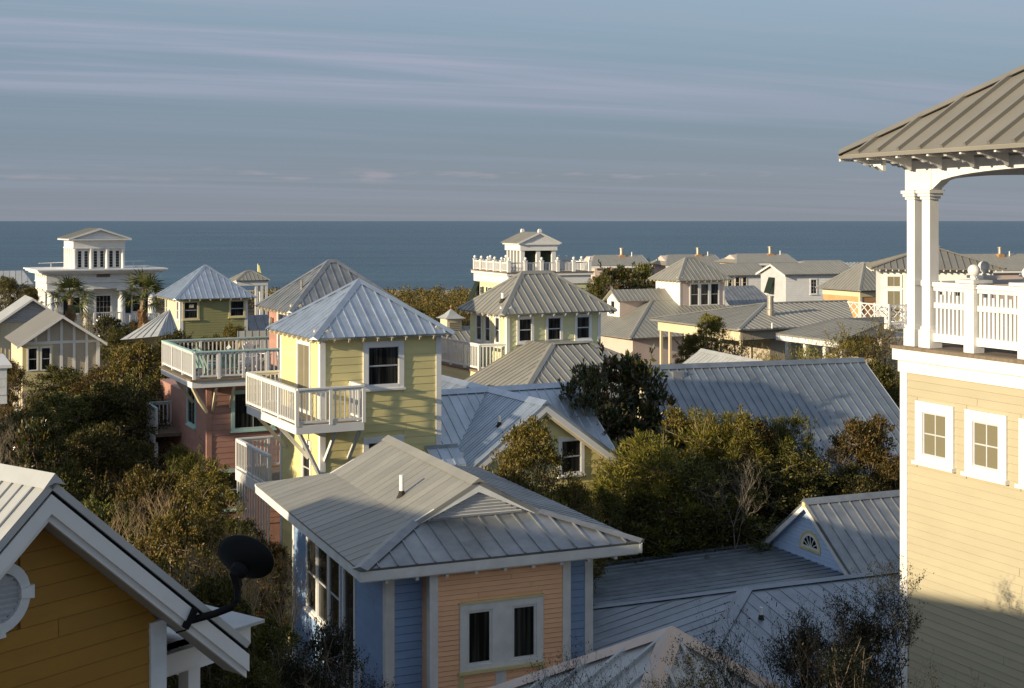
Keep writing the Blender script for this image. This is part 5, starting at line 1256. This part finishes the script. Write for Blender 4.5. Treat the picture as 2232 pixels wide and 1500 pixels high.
for i in range(1, 6):
    s = 2 * wx * i / 6; top = zw - .675 * abs(s - wx) - .05
    ob('stud', w.slab(MB(), s - .07, s + .07, zk + .031, top, .02, .048), 'white', T)
    if i > 2: ob('stud', w.slab(MB(), s - .07, s + .07, 2, zk - .121, .02, .048), 'white', T)
ob('bay_trim', w.slab(MB(), 0, 1.58, zk - 2.6, zk - .125, .018, .035), 'trim_yellow', T)
w2 = Wall((-wx, wy - .035), (wx, wy - .035))
for s in (.22, .9): window(T, w2, s, s + .58, zk - 1.55, zk - .25, .07, 'white', hung=True, small=True, sill=False)
ob('corner_post', w.slab(MB(), 2 * wx - .16, 2 * wx + .03, 0, zk - .121, .02, .05), 'white', T)
wl = Wall((-wx, 6), (-wx, wy)); ob('sunlit_tint_slab', wl.slab(MB(), 0, wl.L, 0, zk - .2, .001, .02), 'cream', T)  # cream slab makes the sunlit left wall paler than the front
dk = ob('porch', MB().box(-wx - 1.6, -wx - .03, 1.0, 4.5, 3.05, 3.2), 'white', T)
railing(dk, (-wx - 1.55, 4.4), (-wx - 1.55, 1.05), 3.2, .95, 'white', .14, .04, 1.6, .1, joined=True); railing(dk, (-wx - 1.55, 1.05), (-wx - .1, 1.05), 3.2, .95, 'white', .14, .04, 1.4, .1)
for x in (-wx - 1.5, -wx - .2): ob('porch_post', MB().box(x - .07, x + .07, 1.1, 1.24, 0, 3.05), 'white', T)
T, Wc, w, zr, zw, wx, wy = cream_cottage(72, 650, 94, 4.0, 4.5, .70, 'cream board-and-batten cottage with grey louvred gable behind the timbered one', False)
zk = zw - .7 * 2.2
gv = ob('gable_vent', MB().prism([w.pt(wx - 2.1, zk, .02), w.pt(wx + 2.1, zk, .02), w.pt(wx, zw - .1, .02)], w.n * .02), 'louver', T)
for i in range(11):
    z = zk + .06 + i * .125; hx = (zw - .12 - z) / .7
    if hx > .1: ob('louver_slat', MB().beam(w.pt(wx - hx, z, .06), w.pt(wx + hx, z, .06), .07, .1, w.n * .5 + V((0, 0, 1))), 'louver', gv)
for i in range(28):
    s = .1 + i * (2 * wx - .2) / 27; ob('batten', w.slab(MB(), s - .02, s + .02, 2, min(zk - .02, zw - .7 * abs(s - wx) - .02), .001, .025), 'cream', Wc)
ob('corner_post', MB().box(-wx - .03, -wx + .12, wy - .03, wy + .12, 0, zw - .7 * wx), 'trim_yellow', T)

# ------------------------------------------------------------------ leftmost scraps
o = at(20, 795, 34)
T = thing('house', 'blue-grey upper storey corner with white cap, cut off by the left edge', 'house', (o.x, o.y, 0), 24)
core(T, rect(-4, -.05, 0, 3), 7.48, o.z - .08, 'white_aged', 'upper_storey'); core(T, rect(-4, -1.3, .4, 3), 0, 7.479, 'soffit'); ob('cap', MB().box(-4, .06, -.06, 3.06, o.z - .078, o.z), 'white', T)
for z in (7.7, 7.9, 8.1): ob('siding_board', MB().box(-4, -.06, -.015, -.001, z, z + .19), 'white_aged', T)
o = at(50, 590, 145)
T = thing('beach_house', 'distant pale seamed metal roof at the far left, above the trees', 'house', (o.x, o.y, 0), 20)
zr = o.z; slope(T, [(-8, -3, zr - 1.3), (1.0, -3, zr - 1.3), (0, 0, zr), (-8, 0, zr)], 'metal_pale', .62); slope(T, [(1, 3, zr - 1.3), (-8, 3, zr - 1.3), (-8, 0, zr), (0, 0, zr)], 'metal_pale', .5, False); core(T, rect(-7.5, .4, -2.6, 2.6), 0, zr - 1.25, 'white')
# ------------------------------------------------------------------ plants
def fast_mesh(name, verts, quads, m):
    me = bpy.data.meshes.new(name); n = len(verts); q = len(quads)
    me.vertices.add(n); me.vertices.foreach_set('co', np.asarray(verts, np.float32).ravel())
    me.loops.add(q * 4); me.loops.foreach_set('vertex_index', np.asarray(quads, np.int32).ravel())
    me.polygons.add(q); me.polygons.foreach_set('loop_start', np.arange(0, q * 4, 4, dtype=np.int32))
    me.update(calc_edges=True); me.materials.append(MATS[m]); return me
def unit(a): return a / (np.linalg.norm(a, axis=1, keepdims=True) + 1e-9)
def leaf_quads(P, out, size, width, rs, up=.25, spread=.9, fold=.15):
    n = len(P)
    a = unit(out * .7 + rs.normal(0, 1, (n, 3)) * spread * .6 + np.array([0, 0, up]))
    b = unit(np.cross(a, rs.normal(0, 1, (n, 3)))); c = np.cross(a, b)
    l = (size * rs.uniform(.55, 1.3, n))[:, None]; w = l * width
    v = np.empty((n, 4, 3)); v[:, 0] = P; v[:, 1] = P + a * l * .5 + b * w * .5 + c * w * fold; v[:, 2] = P + a * l; v[:, 3] = P + a * l * .5 - b * w * .5 + c * w * fold
    return v.reshape(-1, 3), np.arange(n * 4).reshape(n, 4)
def crown(seed, H, R, z0, nl, ns, nleaf, size, width, m, cr=.22, lumpr=(.34, .5), up=.25, spread=.9, dome=False, topbias=.0, gap=.25, sprigs=34):
    """returns (trunk mesh, crown mesh); limbs run to every lump, twigs to every clump"""
    rs = np.random.RandomState(seed); lumps = []; tb = MB()
    hc = (H - z0) / 2; zc = z0 + hc
    for i in range(nl):
        t = (i + .5) / nl; z = z0 + (H - z0) * (.12 + .80 * t ** (.8 - topbias)); f = math.sqrt(max(.04, 1 - ((z - zc) / hc) ** 2)) if not dome else math.sqrt(max(.05, 1 - max(0, (z - z0) / (H - z0)) ** 2.2))
        a = i * 2.4 + rs.uniform(-.5, .5); r = R * f * rs.uniform(.35, .72)
        lr = R * rs.uniform(*lumpr) * (.75 + .35 * f)
        lumps.append((np.array([r * math.cos(a), r * math.sin(a), min(z, H - lr * .7)]), lr))
    lumps.append((np.array([rs.uniform(-.1, .1) * R, rs.uniform(-.1, .1) * R, H - R * .3]), R * .32))
    # stems
    fork = z0 * .7 + .1 * H
    nst = 2 + seed % 2
    stems = []
    for s in range(nst):
        a = 2 * math.pi * s / nst + seed; top = V((R * .22 * math.cos(a), R * .22 * math.sin(a), fork + .25 * (H - fork)))
        path = [V((.12 * math.cos(a), .12 * math.sin(a), -.6)), V((R * .12 * math.cos(a + .6), R * .12 * math.sin(a + .6), fork * .55)), top]
        tb.tube(path, [.02 * H, .016 * H, .010 * H], 6, False); stems.append(top)
    P = []; O = []; S_ = []
    for c, lr in lumps:
        st = min(stems, key=lambda q: (q - V(c)).length); m1 = st.lerp(V(c), .5) + V((rs.uniform(-.15, .15), rs.uniform(-.15, .15), -.1 * lr))
        tb.tube([st, m1, V(c)], [.008 * H, .006 * H, .0035 * H], 5, False)
        for j in range(ns):
            d = unit(rs.normal(0, 1, (1, 3)) + np.array([[0, 0, .35]]))[0]
            if d[2] < -.55: d[2] *= -.5
            sc = c + d * lr * rs.uniform(.62, 1.05); q = R * cr * rs.uniform(.6, 1.25)
            mid = V(c).lerp(V(sc), .55) + V(rs.uniform(-.06, .06, 3)); tb.tube([V(c), mid, V(sc)], [.003 * H, .002 * H, .0012 * H], 3, False)
            k = int(nleaf * rs.uniform(.55, 1.4))
            if rs.rand() < gap: k = int(k * .35)
            off = rs.normal(0, 1, (k, 3)); off = unit(off) * (rs.rand(k, 1) ** .6) * q * np.array([1, 1, .72])
            P.append(sc + off); O.append(unit(off + d * q * .5))
    for i in range(sprigs):       # twigs that stand out of the crown
        c, lr = lumps[rs.randint(len(lumps))]; d = unit(rs.normal(0, 1, (1, 3)) + np.array([[0, 0, .8]]))[0]
        if d[2] < -.1: d[2] = .2
        a0 = c + d * lr * .8; a1 = c + d * lr * rs.uniform(1.25, 1.75) + rs.normal(0, .05, 3); md = (a0 + a1) / 2 + rs.normal(0, .04, 3)
        tb.tube([V(a0), V(md), V(a1)], [.0022 * H, .0016 * H, .0007 * H], 3, False)
        k = int(nleaf * .35); t = rs.rand(k, 1) ** .8; P.append(a0 + (a1 - a0) * t + rs.normal(0, .035, (k, 3))); O.append(unit(rs.normal(0, 1, (k, 3)) + d))
    P = np.concatenate(P); O = np.concatenate(O)
    v, f = leaf_quads(P, O, size, width, rs, up, spread)
    tm = bpy.data.meshes.new('trunk'); tm.from_pydata(tb.v, [], tb.f); tm.materials.append(MATS['bark'])
    return tm, fast_mesh('crown', v, f, m)
def bare_mesh(seed, H, spread, m, stems=4, depth=5, r0=.035, kids=3, curl=.35, leafm=None, nleaf=0, size=.06):
    rs = random.Random(seed); mb = MB(); tips = []
    def grow(p, d, L, r, k):
        pts = [p]; q = p; dd = d
        for i in range(3):
            dd = (dd + V((rs.uniform(-1, 1), rs.uniform(-1, 1), rs.uniform(-.5, .9))) * curl * .5).normalized(); q = q + dd * L / 3; pts.append(q)
        mb.tube(pts, [r, r * .85, r * .7, r * .55], 5 if k > 2 else 3, False)
        if k <= 2: tips.extend(pts[1:])
        if k == 0: return
        for i in range(kids if k < depth else kids + 1):
            s = pts[rs.choice((1, 2, 3, 3))]; a = rs.uniform(0, 2 * math.pi); e = V((math.cos(a), math.sin(a), rs.uniform(-.1, .9)))
            grow(s, (dd * .75 + e * spread).normalized(), L * rs.uniform(.55, .8), r * .55, k - 1)
    for s in range(stems):
        a = 2 * math.pi * s / stems + rs.uniform(-.4, .4); b = V((.25 * math.cos(a), .25 * math.sin(a), -.5)); t = V((spread * H * .16 * math.cos(a), spread * H * .16 * math.sin(a), H * .42))
        mb.tube([b, b.lerp(t, .5) + V((rs.uniform(-.1, .1), rs.uniform(-.1, .1), 0)), t], [r0 * 1.5, r0 * 1.25, r0], 6, False)
        grow(t, (t - b).normalized(), H * .24, r0, depth)
    me = bpy.data.meshes.new('branches'); me.from_pydata(mb.v, [], mb.f); me.materials.append(MATS[m])
    lm = None
    if leafm:
        r2 = np.random.RandomState(seed); T_ = np.array([tuple(t) for t in tips]); idx = r2.randint(0, len(T_), nleaf)
        P = T_[idx] + r2.normal(0, .035, (nleaf, 3)); v, f = leaf_quads(P, unit(r2.normal(0, 1, (nleaf, 3))), size, .45, r2, .35, 1.2); lm = fast_mesh('foliage', v, f, leafm)
    return me, lm
def bounds(me):
    n = len(me.vertices); a = np.empty(n * 3, np.float32); me.vertices.foreach_get('co', a); a = a.reshape(-1, 3)
    return a[:, 2].max(), (np.percentile(a[:, 0], 98) - np.percentile(a[:, 0], 2) + np.percentile(a[:, 1], 98) - np.percentile(a[:, 1], 2)) / 2
PROTO = {}
def proto(k, parts):
    mx = [bounds(me) for _, me in parts]; PROTO[k] = (parts, max(a for a, _ in mx), max(b for _, b in mx))
for i, sd in enumerate((3, 8, 14)):
    t, c = crown(sd, 5.6, 1.9, .8, 17, 19, 105, .092, .5, 'leaf_oak', gap=.35, cr=.155, lumpr=(.26, .52)); proto('oak%d' % i, [('trunk', t), ('crown', c)])
for i, sd in enumerate((5, 12)):
    t, c = crown(sd, 5.4, 1.8, .9, 15, 18, 150, .13, .17, 'leaf_pine', cr=.15, up=.45, spread=.8, dome=True, gap=.1); proto('pine%d' % i, [('trunk', t), ('crown', c)])
for i, sd in enumerate((6, 17)):
    t, c = crown(sd, 6.0, 1.7, 1.2, 14, 11, 46, .20, .42, 'leaf_magnolia', cr=.17, up=.5, spread=.7, gap=.15); proto('mag%d' % i, [('trunk', t), ('crown', c)])
for i, sd in enumerate((21, 30)):
    t, c = crown(sd, 4.6, 1.5, .5, 12, 12, 70, .075, .3, 'leaf_olive', cr=.26, up=.7, spread=.6, lumpr=(.3, .5), gap=.35); proto('wisp%d' % i, [('trunk', t), ('crown', c)])
t, c = crown(40, 5.5, 1.6, 1.0, 15, 14, 120, .065, .48, 'leaf_dark', cr=.2, gap=.3, spread=1.1); proto('dark0', [('trunk', t), ('crown', c)])
for i, (sd, mm, leafm, nl) in enumerate(((1, 'bare', None, 0), (2, 'bare_grey', None, 0), (4, 'twig_dark', 'leaf_dark', 900), (9, 'twig_dark', 'leaf_dark', 6500))):
    b, l = bare_mesh(sd, 5.0, .8, mm, 4, 5, .042 if i < 2 else .026, 3, .45, leafm, nl); proto('bare%d' % i, [('branches', b)] + ([('foliage', l)] if l else []))
NAMES = dict(oak='scrub_oak', pine='sand_pine', mag='magnolia_tree', wisp='olive_shrub', dark='leafy_shrub', bare='bare_shrub')
def plant(kind, x, ytop, d, wpx, label, cat='shrub', leaf=None, name=None, group=None, rz=None, stretch=1.5):
    """crown sized by its width in the picture, its top at the given height; a long stem reaches the ground where needed"""
    parts, H0, W0 = PROTO[kind]; o = at(x, ytop, d); H = o.z; s = wpx * d / F / W0
    T = thing(name or NAMES[kind.rstrip('0123456789')], label, cat, (o.x, o.y, 0), RNG.uniform(0, 360) if rz is None else rz, group)
    sz = min(max(H / H0, .7 * s), stretch * s); off = H - sz * H0
    for nm, me in parts:
        c = link(nm, me, T); c.scale = (s, s, sz); c.location = (0, 0, off)
        if leaf and nm in ('crown', 'foliage'):
            c.material_slots[0].link = 'OBJECT'; c.material_slots[0].material = MATS[leaf]
    if off > .3:
        mb = MB()
        for k in range(3):
            a = k * 2.1; mb.tube([(.25 * math.cos(a), .25 * math.sin(a), -.3), (.1 * math.cos(a + 1), .1 * math.sin(a + 1), off * .6), (.08 * math.cos(a), .08 * math.sin(a), off + .2 * H0 * sz)], [.07, .055, .04], 6, False)
        ob('stem', mb, 'bark', T)
    return T
G1 = 'scrub thicket left of the pink house'; G2 = 'trees between the front cottages and the broad roof'; G3 = 'shrubs behind the broad roof'; G4 = 'shrubs at the bottom edge'
B = 'leaf_brown'
for a in (
 ('oak0', 305, 735, 57, 150, 'rusty-topped tall scrub oak just left of the roof deck', 'tree', B, G1),
 ('oak1', 235, 775, 62, 140, 'brownish scrub oak in front of the timbered cottage gable', 'tree', B, G1),
 ('oak2', 150, 790, 64, 150, 'scrub oak covering the foot of the timbered cottage', 'tree', None, G1),
 ('oak0', 100, 850, 60, 110, 'scrub oak below the timbered cottage window bay', 'tree', None, G1),
 ('oak1', 300, 800, 53, 120, 'dark scrub oak under the roof deck corner', 'tree', None, G1),
 ('oak2', 265, 820, 51, 190, 'broad dark scrub oak in the middle of the left thicket', 'tree', None, G1),
 ('oak0', 165, 850, 50, 190, 'broad shaded scrub oak below the timbered cottage', 'tree', None, G1),
 ('oak1', 60, 865, 46, 150, 'shaded scrub oak at the left edge under the porch', 'tree', None, G1),
 ('mag0', 88, 890, 40, 110, 'small glossy magnolia with reddish leaf tips at left edge', 'tree', None, G1),
 ('bare1', 22, 905, 40, 90, 'bare grey shrub at the left edge beside the reddish magnolia', 'shrub', None, G1),
 ('oak2', 305, 950, 43, 130, 'shaded scrub oak left of the small side balcony', 'tree', None, G1),
 ('oak0', 200, 920, 42, 200, 'deeply shaded scrub oak above the orange cottage ridge', 'tree', None, G1),
 ('oak1', 120, 985, 36, 180, 'dark scrub oak behind the orange cottage ridge', 'tree', None, G1),
 ('pine0', 408, 945, 37, 120, 'lit green scrub tree in front of the pink wall', 'tree', 'leaf_oak', G1),
 ('oak2', 455, 1000, 34, 130, 'brown-leaved scrub oak below the pink front window', 'tree', B, G1),
 ('oak0', 330, 1010, 34, 170, 'half-lit scrub oak left of the pink corner', 'tree', B, G1),
 ('bare0', 300, 1040, 29, 190, 'pale bare shrub amid the dark thicket', 'shrub', None, G1),
 ('oak1', 230, 1060, 31, 190, 'dark scrub oak right of the orange cottage peak', 'tree', None, G1),
 ('oak2', 390, 1090, 28, 190, 'scrub oak with sunlit sprigs above the orange rake', 'tree', B, G1),
 ('bare0', 470, 1120, 22.5, 210, 'golden bare-branched shrub beside the satellite dish', 'shrub', None, G1),
 ('oak0', 530, 1120, 31, 130, 'scrub oak below the slatted porch skirt', 'tree', None, G1),
 ('oak1', 600, 1170, 31, 90, 'yellowish scrub oak against the blue cottage corner', 'tree', B, G1),
 ('oak2', 330, 1190, 24, 220, 'dark scrub oak directly above the orange rake board', 'tree', None, G1),
 ('oak0', 480, 1240, 22, 200, 'dark scrub oak behind the satellite dish', 'tree', None, G1),
 ('bare0', 600, 1190, 21.5, 130, 'thin bare shrub between the dish and the blue wall', 'shrub', None, G1),
 ('oak1', 575, 1330, 21, 150, 'dark scrub oak below the cottage eave return', 'tree', None, G1),
 ('oak2', 560, 1420, 17, 140, 'dark scrub oak at the bottom edge left of the stair rail', 'tree', None, G1),
 # middle
 ('oak0', 1150, 905, 34.6, 150, 'olive scrub oak rising in front of the yellow gable', 'tree', 'leaf_olive', G2),
 ('oak1', 1085, 978, 33.6, 180, 'olive scrub oak spilling over the grey wing roof', 'tree', 'leaf_olive', G2),
 ('oak2', 1235, 1035, 34.5, 135, 'olive scrub oak under the yellow gable window', 'tree', 'leaf_olive', G2),
 ('oak0', 1318, 1060, 36.6, 95, 'olive scrub oak at the right corner of the yellow gable', 'tree', None, G2),
 ('oak1', 1190, 1050, 32.9, 170, 'low olive scrub oak directly behind the peach cottage ridge', 'tree', 'leaf_olive', G2),
 ('pine0', 1412, 918, 38.2, 245, 'rounded yellow-green pine beside the yellow gable', 'tree', None, G2),
 ('pine1', 1560, 868, 41, 185, 'tallest yellow-green pine in front of the broad roof', 'tree', None, G2),
 ('oak2', 1490, 878, 42.5, 120, 'brown-tipped scrub oak between magnolia and tallest pine', 'tree', B, G2),
 ('pine1', 1690, 885, 41.5, 170, 'slim pine right of the tallest pine', 'tree', 'leaf_oak', G2),
 ('oak0', 1640, 905, 41, 100, 'brownish scrub oak between the two pines', 'tree', B, G2),
 ('oak1', 1480, 975, 38.6, 220, 'shaded scrub oak below the tallest pine', 'tree', None, G2),
 ('oak2', 1600, 985, 39.6, 240, 'dark scrub oak behind the bleached bare shrub', 'tree', None, G2),
 ('oak0', 1720, 975, 40.2, 200, 'dark scrub oak above the blue gable peak', 'tree', None, G2),
 ('oak1', 1380, 1040, 37.6, 210, 'dark scrub oak beneath the rounded pine', 'tree', None, G2),
 ('oak2', 1540, 1070, 38.4, 260, 'dark scrub oak just above the low cottage roof edge', 'tree', None, G2),
 ('bare1', 1600, 985, 38.0, 130, 'bleached bare branching shrub in front of the dark oaks', 'shrub', None, G2),
 ('oak0', 1880, 898, 42.5, 165, 'scrub oak with bare sprigs at the end of the broad roof', 'tree', B, G2),
 ('bare0', 1815, 960, 41.5, 90, 'bare tan shrub left of the tan tower corner board', 'shrub', None, G2),
 ('oak2', 1930, 985, 41.5, 110, 'brown scrub oak against the tan tower corner', 'tree', B, G2),
 ('oak1', 1830, 1000, 40.8, 190, 'dark scrub oak over the blue cottage ridge', 'tree', None, G2),
 ('mag1', 1365, 738, 43.4, 185, 'large glossy magnolia between yellow house and broad roof', 'tree', None, None),
 ('mag0', 1285, 772, 42.6, 105, 'smaller magnolia at the left flank of the large one', 'tree', None, None),
 # behind the broad roof
 ('mag1', 1345, 565, 104, 110, 'dark evergreen tree beside the belvedere house', 'tree', None, None),
 ('mag0', 1400, 560, 108, 70, 'evergreen tree left of the lookout tower roof', 'tree', 'leaf_oak', None),
 ('oak1', 1305, 588, 100, 60, 'dark tree tucked under the belvedere balustrade', 'tree', None, None),
 ('oak0', 1550, 680, 58.5, 65, 'upright olive bush in front of the shallow porch roof', 'shrub', 'leaf_olive', G3),
 ('wisp0', 1600, 722, 57.5, 130, 'grassy olive shrub under the shallow porch roof', 'shrub', None, G3),
 ('oak2', 1500, 722, 58.5, 60, 'olive bush between the porch posts', 'shrub', 'leaf_olive', G3),
 ('wisp1', 1680, 750, 55.5, 100, 'brownish wispy shrub left of the white porch posts', 'shrub', None, G3),
 ('wisp0', 1770, 735, 54.5, 130, 'wispy shrub in front of the white porch posts', 'shrub', None, G3),
 ('wisp1', 1850, 698, 55, 150, 'tall wispy shrub below the lattice balcony', 'shrub', None, G3),
 ('wisp0', 1925, 690, 56, 110, 'tall wispy shrub against the tower column', 'shrub', None, G3),
 ('oak1', 1925, 770, 52.8, 110, 'green leafy bush beside the tan tower cornice', 'shrub', None, G3),
 ('wisp1', 1720, 768, 52.6, 120, 'low shrub along the broad roof ridge', 'shrub', None, G3),
 ('wisp0', 1830, 765, 52.8, 130, 'low shrub at the right end of the broad ridge', 'shrub', None, G3),
 # by the temple and green tower
 ('wisp1', 190, 665, 108, 50, 'pale wispy bush beside the temple balcony', 'shrub', None, None),
 ('mag0', 238, 680, 104, 65, 'dark glossy bush below the temple balcony', 'shrub', None, None),
 ('oak2', 305, 692, 98, 70, 'scrub bush at the foot of the right palm', 'shrub', B, None),
 ('oak0', 262, 708, 92, 80, 'scrub bush in front of the temple steps', 'shrub', None, None),
 ('oak1', 170, 725, 100, 80, 'scrub bush behind the timbered cottage roof', 'shrub', None, None),
 ('oak2', 22, 598, 128, 70, 'dark tree at the far left under the distant roof', 'tree', None, None),
 ('oak0', 62, 622, 122, 45, 'dark bush left of the temple columns', 'shrub', None, None),
 ('oak1', 505, 697, 64, 62, 'rusty bush between the green tower and roof deck', 'shrub', B, None),
 ('oak2', 375, 712, 66, 110, 'scrub oak under the green tower lower roof', 'tree', None, None),
 ('oak0', 455, 725, 64, 80, 'low bush at the foot of the green tower', 'shrub', None, None),
 ('oak1', 20, 770, 70, 70, 'brown bush behind the cream porch railing', 'shrub', B, None),
 # bottom edge
 ('dark0', 705, 1335, 18.2, 190, 'dark small-leaved shrub before the blue cottage stair', 'shrub', None, G4),
 ('dark0', 640, 1405, 17.4, 170, 'dark small-leaved shrub at the foot of the stair rail', 'shrub', None, G4),
 ('bare3', 780, 1425, 16.6, 170, 'sparse dark twigs at the blue cottage corner', 'shrub', None, G4),
 ('bare2', 1230, 1380, 14.2, 200, 'dark bare twigs under the peach window', 'shrub', None, G4),
 ('bare2', 1390, 1420, 13.6, 200, 'dark bare twigs across the pavilion hip', 'shrub', None, G4),
 ('bare3', 1500, 1400, 13.4, 230, 'sparsely leaved twigs over the pavilion roof', 'shrub', None, G4),
 ('bare2', 1640, 1300, 15.4, 280, 'tall bare dark shrub right of the pavilion', 'shrub', None, G4),
 ('bare3', 1570, 1385, 14.8, 200, 'leafing bare shrub at the right end of the pavilion', 'shrub', None, G4),
 ('dark0', 1765, 1330, 16, 190, 'dark leafy shrub in front of the low hipped roof', 'shrub', None, G4),
 ('dark0', 1880, 1300, 16.6, 200, 'dark leafy shrub nearest the tan tower wall', 'shrub', None, G4),
 ('dark0', 1830, 1390, 15.4, 220, 'low dark leafy shrub between the two tall ones', 'shrub', None, G4),
 ('bare3', 1925, 1195, 17.2, 190, 'leafy branch shrub reaching up beside the tan tower', 'shrub', None, G4),
 ('bare2', 1790, 1290, 16, 200, 'bare twigs above the dark leafy shrubs', 'shrub', None, G4),
 ('bare2', 2090, 1432, 14, 260, 'bare twigs against the tan tower wall', 'shrub', None, G4),
):
    plant(a[0], a[1], a[2], a[3], a[4], a[5], a[6], a[7], group=a[8])

# ------------------------------------------------------------------ palms
def frond_mesh(seed, dead):
    rs = random.Random(seed); mb = MB(); n = 15
    mb.beam((0, 0, 0), (.72, 0, .0), .03, .02)
    for i in range(n):
        a = rad(-105 + 210 * i / (n - 1)); l = .72 * (1 - .3 * abs(i - n // 2) / (n / 2)) * rs.uniform(.8, 1.15)
        d = V((math.cos(a), math.sin(a), 0)); e = V((-d.y, d.x, 0)) * .032; b = V((.7, 0, 0)); dr = -.16 if not dead else -.1
        m1 = b + d * l * .55 + V((0, 0, .03)); tp = b + d * l + V((0, 0, dr * rs.uniform(.4, 1.6)))
        mb.add([b - e * .3, m1 - e, tp, m1 + e, b + e * .3], [(0, 1, 2, 3, 4)])
    me = bpy.data.meshes.new('frond'); me.from_pydata(mb.v, [], mb.f); me.materials.append(MATS['leaf_dead' if dead else 'leaf_palm']); return me
FR = [frond_mesh(1, False), frond_mesh(2, False), frond_mesh(5, False)]; FD = frond_mesh(3, True)
def palm(x, ytop, d, label, sc):
    o = at(x, ytop, d); T = thing('palm_tree', label, 'palm', (o.x, o.y, 0), 0, 'palms in front of the temple house'); zt = o.z - 1.25 * sc
    rs = random.Random(int(x)); mb = MB(); n = 34
    for i in range(n):
        z = zt * i / n; mb.lathe((.03 * math.sin(i), .03 * math.cos(i * 1.3), z), [(.15, 0), (.20, zt / n * .75), (.14, zt / n)], 9)
    ob('trunk', mb, 'palm_bark', T)
    for i in range(19):
        el = rad(84 - 112 * (i / 19)); az = i * 2.399 + rs.uniform(-.3, .3); c = link('frond', FR[i % 3], T)
        c.location = (0, 0, zt); c.rotation_euler = (rs.uniform(-.7, .7), -el, az); c.scale = [sc * rs.uniform(.8, 1.1)] * 3
    for i in range(26):
        el = rad(-72 - 14 * rs.random()); az = i * 2.399 + 1; c = link('dead_frond', FD, T); c.location = (.1 * math.cos(az), .1 * math.sin(az), zt - .1 - .045 * i * sc); c.rotation_euler = (rs.uniform(-.6, .6), -el, az); s_ = sc * rs.uniform(.5, .8); c.scale = (s_, s_ * .45, s_)
palm(154, 592, 99, 'fan palm with brown skirt in front of the left temple columns', 1.55)
palm(312, 588, 96, 'fan palm with brown skirt at the right corner of the temple', 1.6)

# ------------------------------------------------------------------ dune scrub along the beach (one mass)
def scrub_band(name, x0, x1, d0, d1, ztop, n, label, m, size=.28, seed=1):
    rs = np.random.RandomState(seed); P = []; O = []
    for i in range(n):
        x = rs.uniform(x0, x1); d = rs.uniform(d0, d1); zt = ztop(x, d) * rs.uniform(.75, 1.06); k = 90; q = rs.uniform(.7, 1.5)
        off = unit(rs.normal(0, 1, (k, 3))) * (rs.rand(k, 1) ** .5) * q; off[:, 2] = off[:, 2] * .7
        P.append(np.array([x, d, zt - q * .6]) + off); O.append(unit(off))
        for zz in np.arange(zt - q * 1.8, -1, -1.3): P.append(np.array([x, d, zz]) + unit(rs.normal(0, 1, (26, 3))) * q); O.append(unit(rs.normal(0, 1, (26, 3))))
    v, f = leaf_quads(np.concatenate(P), np.concatenate(O), size, .5, rs, .3, .9)
    o = link(name, fast_mesh(name, v, f, m), None, 'stuff'); o['label'] = label; o['category'] = 'scrub'
scrub_band('dune_scrub', -75, 75, 182, 207, lambda x, d: 2.3 + .6 * noise.noise(V((x * .07, d * .05, 3))), 900, 'low dense dune scrub along the edge of the beach', 'leaf_brown')
scrub_band('dune_thicket', -17, -3.5, 140, 165, lambda x, d: 3.2 + 1.0 * noise.noise(V((x * .12, d * .1, 7))) + .12 * (x + 10), 260, 'taller brown thicket left of the belvedere house, above the cupola', 'leaf_brown', .22, 4)
# ------------------------------------------------------------------ left of the frame: neighbour tower, then oaks and house added for shade
T = thing('house', 'grey-roofed neighbouring tower house standing left of the view', 'house', (-27.5, 36.0, 0), 26)
core(T, rect(0, 5.0, 0, 5.0), 0, 8.6, 'cream')
for sx in (-1, 1):
    e = [(2.5 + sx * 3.0, -.3, 8.5), (2.5 + sx * 3.0, 5.3, 8.5), (2.5, 5.3, 10.9), (2.5, -.3, 10.9)]
    slope(T, e if sx > 0 else [e[1], e[0], e[3], e[2]], 'metal_grey', .3, False)
ob('gable_wall', MB().prism([(0, .02, 8.4), (5, .02, 8.4), (2.5, .02, 10.7)], (0, 4.9, 0)), 'cream', T)
for i, (x, y, h, w) in enumerate(((-19.5, 27.5, 8.2, 4.5), (-22.5, 31.5, 8.8, 5), (-20.5, 23.5, 8.0, 4.2), (-17.5, 20.5, 7.4, 3.8))):  # unseen trees put in to shade the left thicket
    parts, H0, W0 = PROTO['oak%d' % (i % 3)]
    T = thing('scrub_oak', ('tall unseen scrub oak added for shade, second nearest the neighbouring tower', 'tall unseen scrub oak added for shade, nearest the neighbouring tower', 'tall unseen scrub oak added for shade, behind the orange cottage', 'shortest unseen scrub oak added for shade, by the orange cottage')[i], 'tree', (x, y, 0), 40 * i, 'unseen oaks added for shade')
    for nm, me in parts: c = link(nm, me, T); c.scale = (w / W0, w / W0, h / H0)

T = thing('house', 'unseen grey-roofed house added for shade just left of the viewpoint', 'house', (-12.5, 2.0, 0), 12)  # unseen house put in to shade the bottom-edge shrubs
core(T, rect(0, 5.4, 0, 5.0), 0, 9.2, 'cream')
hip(T, -.4, 5.8, -.4, 5.4, 9.15, .55, 'metal_grey', .3, '')
